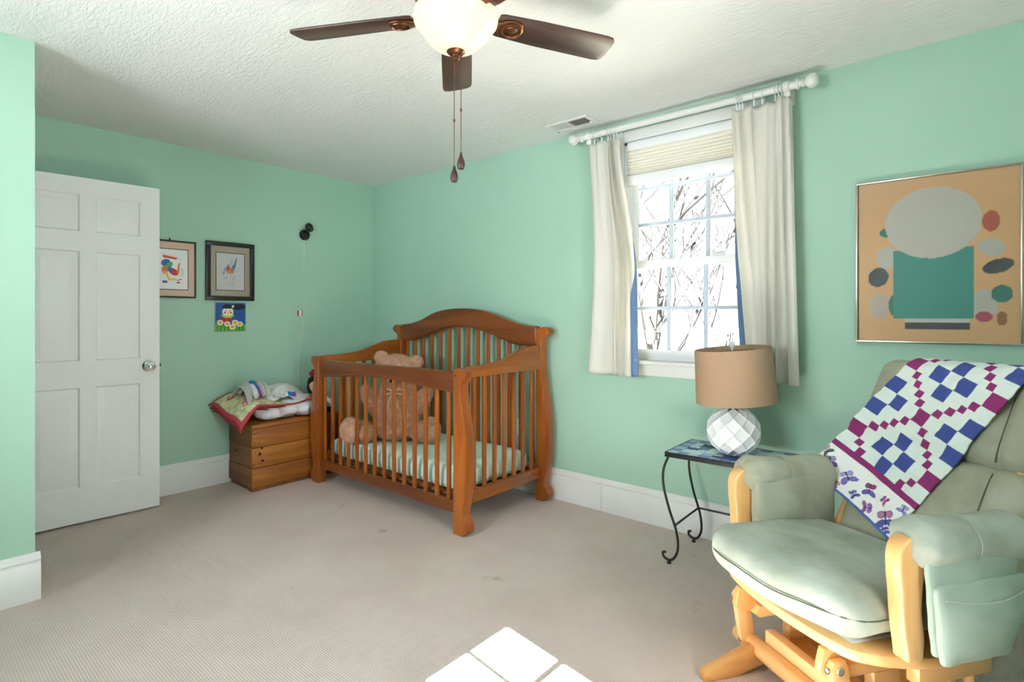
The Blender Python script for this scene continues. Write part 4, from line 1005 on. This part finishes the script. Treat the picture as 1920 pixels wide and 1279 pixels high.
for sx in (-1, 1):
    x = sx * .325
    ap = cat([(-.075, .322), (-.070, .38), (-.078, .45), (-.072, .53), (-.055, .60), (-.065, .632), (-.095, .648), (-.13, .640), (-.150, .61), (-.152, .56), (-.146, .50), (-.140, .42), (-.130, .36), (-.125, .322)], 5)
    part('arm_post', MB().prism(ap, 'x', x - .024, x + .024), M['maple'], .008, seg=3)
    rp = [(.155, .322), (.205, .322), (.285, .60), (.235, .60)]
    part('arm_post', MB().prism(rp, 'x', x - .02, x + .02), M['maple'], .006)
    part('arm_rail', MB().prism([(-.10, .60), (.28, .585), (.28, .61), (-.10, .625)], 'x', x - .022, x + .022), M['mapley'], .005)
    part('back_post', MB().prism([(.19, .322), (.235, .322), (.60, .96), (.565, .98)], 'x', sx * .25 - .016, sx * .25 + .016), M['maple'], .005)
# padded arm rolls (puckered front end) and their hanging panels
def arm_pad(sx):
    mb = MB(); n = 40; m = 28; vs = []; fs = []
    for i in range(n + 1):
        t = i / n; y = -.115 + t * .40
        taper = math.sin(min(1, t / .10) * PI / 2) * .45 + .55; tb2 = math.sin(min(1, (1 - t) / .08) * PI / 2) * .5 + .5
        for k in range(m):
            a = 2 * PI * k / m
            pk = .06 * math.cos(7 * a) * max(0, 1 - t / .28)
            ru = (.066 + .005 * math.sin(9 * t)) * taper * tb2 * (1 + pk); rv = (.062 + .004 * math.cos(7 * t)) * taper * tb2 * (1 + pk)
            nn = .004 * mnoise.noise(Vector((a * 1.5, t * 7, sx * 3.)))
            vs.append((sx * .325 + (ru + nn) * math.cos(a), y, .628 - .02 * t + (rv + nn) * math.sin(a)))
    for i in range(n):
        for k in range(m): fs.append((i * m + k, i * m + (k + 1) % m, (i + 1) * m + (k + 1) % m, (i + 1) * m + k))
    fs += [tuple(range(m)), tuple(n * m + k for k in range(m))]
    p = part('arm_pad', mb.add(vs, fs), M['sage2' if sx > 0 else 'sage'], smooth=180)
    st = MB()
    for t in (.45, .8):
        y = -.115 + t * .40
        st.tube([(sx * .325 + .0675 * math.cos(a), y, .628 - .02 * t + .0635 * math.sin(a)) for a in np.linspace(0, 2 * PI, 33)[:-1]], .0012, 5, True)
    part('stitching', st, M['sage3'], parent=p)
arm_pad(1); arm_pad(-1)
def hang(sx, side, y0, y1, z0, z1, m, name, th=.018, bul=.018, round_=True):
    """cushioned panel hanging from the arm; side +1 outer, -1 inner"""
    xx = sx * (.325 + side * .045)
    def fn(x, y, z):
        v = (z + (z1 - z0) / 2) / (z1 - z0); u = (y + (y1 - y0) / 2) / (y1 - y0)
        w = (1 - (.50 if y > 0 else .12) * (1 - v) ** 1.8) if round_ else 1
        bb = bul * math.sin(PI * u) * math.sin(PI * min(1, v * 1.1)) + .006 * mnoise.noise(Vector((u * 4, v * 4, sx * 2 + side)))
        return (xx + x + sx * side * bb, (y0 + y1) / 2 + y * w, (z0 + z1) / 2 + z)
    return part(name, MB().rbox(th, (y1 - y0) / 2, (z1 - z0) / 2, .016, 18, fn), m, smooth=180)
hang(-1, -1, -.09, .26, .36, .62, M['sage'], 'arm_side_panel', .024, .02, False)
hang(1, -1, -.06, .26, .36, .62, M['sage'], 'arm_side_panel', .02, .015, False)
hang(-1, 1, -.07, .22, .33, .60, M['sage3'], 'side_pocket')
hang(1, 1, -.095, .215, .345, .60, M['sage3'], 'side_panel', .010, .010)
pk = hang(1, 1.32, -.085, .235, .328, .535, M['sage3'], 'side_pocket', .012, .026)
hm = MB(); hm.tube(cat([(.402, -.07, .505), (.418, 0, .498), (.424, .075, .496), (.418, .15, .500), (.402, .215, .510)], 6), .0022, 5); part('pocket_hem', hm, M['sage2'], parent=pk)

# seat cushion: thick, bowed front, welt seam around
SR = math.radians(6)
def seat_fn(x, y, z):
    fy = y - .055 * (1 - (x / .28) ** 2) * max(0, (-y + .05) / .30)
    zz = .405 + z * (1 + .12 * (1 - (x / .29) ** 2)) + .022 * (-y / .26) + .006 * mnoise.noise(Vector((x * 7, y * 7, z * 9)))
    if z > 0: zz += .012 * (1 - (x / .29) ** 2) * (1 - (y / .27) ** 2)
    q = Vector((x, fy, 0)); q.rotate(__import__('mathutils').Euler((0, 0, SR)))
    return (q.x - .0, q.y - .015, zz)
sc_ = part('seat_cushion', MB().rbox(.285, .265, .068, .066, 26, seat_fn), M['sage2'], smooth=180)
wl = []
for k in range(60):
    a = 2 * PI * k / 60; ca, sa = math.cos(a), math.sin(a)
    mxx = max(abs(ca), abs(sa)); x, y = ca / mxx * .285, sa / mxx * .265
    L_ = (abs(ca / mxx) ** 8 + abs(sa / mxx) ** 8) ** (1 / 8); wl.append(seat_fn(x / L_ * 1.016, y / L_ * 1.016, -.002))
part('welt_seam', MB().tube(wl, .0022, 5, True), M['seam'], parent=sc_)

# back cushion: a lower pad and a wider head roll, with channel seams
BT = Vector((0, .29, .60)).normalized(); BN = Vector((0, -BT.z, BT.y))        # up the back, out of the back
B0 = Vector((0.02, .24, .38))
def back_pt(x, s_, d): return B0 + Vector((x, 0, 0)) + BT * s_ + BN * d
SEAMS = (-.05, .155)
def groove(x, s_): return sum(-.024 * math.exp(-((x - c) / .018) ** 2) for c in SEAMS)
def back_fn(sc, hs_, hx):
    def fn(x, y, z):
        d = y                                   # y: thickness (negative = front)
        puff = .016 * (1 - (z / hs_) ** 4)
        dd = -d
        if d < 0: dd = dd + puff * .8 + groove(x, z) + .004 * mnoise.noise(Vector((x * 6, z * 6, sc * 5)))
        return back_pt(x, sc + z, dd - .055)
    return fn
lo_ = part('back_cushion', MB().rbox(.285, .06, .222, .05, 40, back_fn(.195, .222, .285)), M['sage'], smooth=180)
hd_ = part('head_cushion', MB().rbox(.345, .066, .175, .06, 44, back_fn(.578, .175, .345)), M['sage'], smooth=180)
for c in SEAMS:
    part('channel_seam', MB().tube([back_pt(c, .02 + .37 * t, -.0175 + .0125 * (1 - ((t - .5) / .55) ** 4) ) for t in np.linspace(0, 1, 20)], .0022, 5), M['seam'], parent=lo_)
    part('channel_seam', MB().tube([back_pt(c, .425 + .25 * t, -.0115 + .0125 * (1 - ((t - .5) / .55) ** 4) ) for t in np.linspace(0, 1, 20)], .0022, 5), M['seam'], parent=hd_)

# ------------------------------------------------------------------ patchwork quilt thrown over the back
qt = thing('patchwork_quilt', 'white patchwork quilt with blue and magenta squares over the chair back', 'quilt', (3.865, -.95, 0), math.radians(-34.8))
Q0 = (-.205, .14); QU = Vector((.365, .93)).normalized(); QV = Vector((QU.y, -QU.x)); QW = .375; QL = .98; su = .0268
def surf(x, s_):
    """height of the cushions above the back plane, then over the top"""
    top = .742; x -= B0.x
    w = .006 * mnoise.noise(Vector((x * 16, s_ * 16, 3))) + .004 * mnoise.noise(Vector((x * 40, s_ * 40, 9)))
    step = 1 / (1 + math.exp(-(s_ - .41) / .012))
    d = .028 + .010 * step - .010 * math.exp(-((s_ - .41) / .03) ** 2)
    over_arm = max(0, (-.20 - x)) / .15
    d += .055 * over_arm
    if s_ <= top - .05: return back_pt(x, s_, d + w)
    r = .066; a = (s_ - (top - .05)) / r
    if a < PI: return back_pt(x, top - .05 + math.sin(a) * (r), d + w - r + math.cos(a) * r)
    return back_pt(x, top - .05 - (a - PI) * r, d + w - 2 * r)
BL, MG, WH, BORD = C('#3f4f94'), C('#93306f'), C('#dfe9e2'), C('#efefec')
rq = random.Random(5); bfly = []
for (cu, cv, sz, rot, c1, c2) in ((.055, .12, .9, .9, '#7d6fb4', '#b39acb'), (.072, .02, .75, .3, '#5a6a58', '#c08fb8'), (.030, .10, .7, 2.2, '#b05fa0', '#8c6ab0'), (.050, .33, 1.0, .5, '#7a6fc0', '#a898d8'), (.062, .56, 1.0, 1.2, '#7062b4', '#a0406e'), (.018, .30, .55, 1.8, '#a070a8', '#c8a070'), (.025, .47, .6, .4, '#4f58a0', '#6a70b8'), (.066, .74, .6, .2, '#b03a70', '#8a5ab0'), (.022, .66, .8, 2.6, '#a85aa0', '#9a6ac0'), (.034, .86, 1.3, .8, '#5a58a8', '#b87aa0'), (.08, .93, .7, 1.5, '#8a8ac8', '#a0a0d0'), (.012, .93, .6, .6, '#7068b8', '#5058a8')):
    bfly.append((cu * 1.42, (cv - .5) * QW, .027 * sz, rot, C(c1), C(c2)))
u0 = .40
def quilt_col(u, v):
    U, V = u * QL, (v - .5) * QW
    if U < .008: return C('#4a6cb0')
    if .136 < U < .158: return C('#842a66') if mnoise.noise(Vector((U * 300, V * 300, 0))) > .05 else MG
    if U < .136:
        for (cu, cv, s_, rot, c1, c2) in bfly:
            dx_, dy_ = (U - cu), (V - cv); a = math.cos(rot) * dx_ + math.sin(rot) * dy_; b2 = -math.sin(rot) * dx_ + math.cos(rot) * dy_
            ab_ = abs(a)
            if ab_ < s_ * .08 and abs(b2) < s_ * .7: return C('#3a3550')
            e1 = ((ab_ - s_ * .55) / (s_ * .55)) ** 2 + ((b2 - s_ * .35 - ab_ * .3) / (s_ * .38)) ** 2
            e2 = ((ab_ - s_ * .42) / (s_ * .40)) ** 2 + ((b2 + s_ * .38) / (s_ * .36)) ** 2
            if min(e1, e2) < 1:
                if min(e1, e2) > .75: return tuple(x * .5 for x in c1)
                return c1 if e1 < e2 else c2
        return BORD
    P6 = 6 * su; a, b2 = U - u0, V
    i, j = round(a / P6), round(b2 / P6); la, lb = a - i * P6, b2 - j * P6
    if (i + j) % 2 == 0:
        if abs(la) < su and abs(lb) < su: return C('#842a66') if mnoise.noise(Vector((U * 300, V * 300, 0))) > .05 else MG
    else:
        for (oa, ob) in ((2, 0), (-2, 0), (0, 2), (0, -2)):
            if abs(la - oa * su) < su and abs(lb - ob * su) < su: return BL
    ca, cb = math.floor(abs(a) / su) , math.floor(abs(b2) / su)
    fa, fb = a / P6, b2 / P6
    # chains of small squares on both diagonals of every magenta crossing
    for ii in (math.floor(fa), math.floor(fa) + 1):
        for jj in (math.floor(fb), math.floor(fb) + 1):
            if (ii + jj) % 2: continue
            xa, xb = abs(a - ii * P6), abs(b2 - jj * P6)
            k = math.floor(xa / su)
            if 1 <= k <= 4 and k == math.floor(xb / su): return C('#842a66') if mnoise.noise(Vector((U * 300, V * 300, 0))) > .05 else MG
    return WH
nu_, nv_ = 392, 150
mb = MB(); mb.grid(lambda u, v: surf(*(Vector(Q0) + QU * (u * QL) + QV * ((v - .5) * QW))), nu_, nv_)
o = mb.build('quilt_top', M['cloth_print'], qt, smooth=180, local=True, recalc=False)
colorize(o, lambda i: quilt_col((i // (nv_ + 1)) / nu_, (i % (nv_ + 1)) / nv_))
m = o.modifiers.new('thickness', 'SOLIDIFY'); m.thickness = .006; m.offset = 0
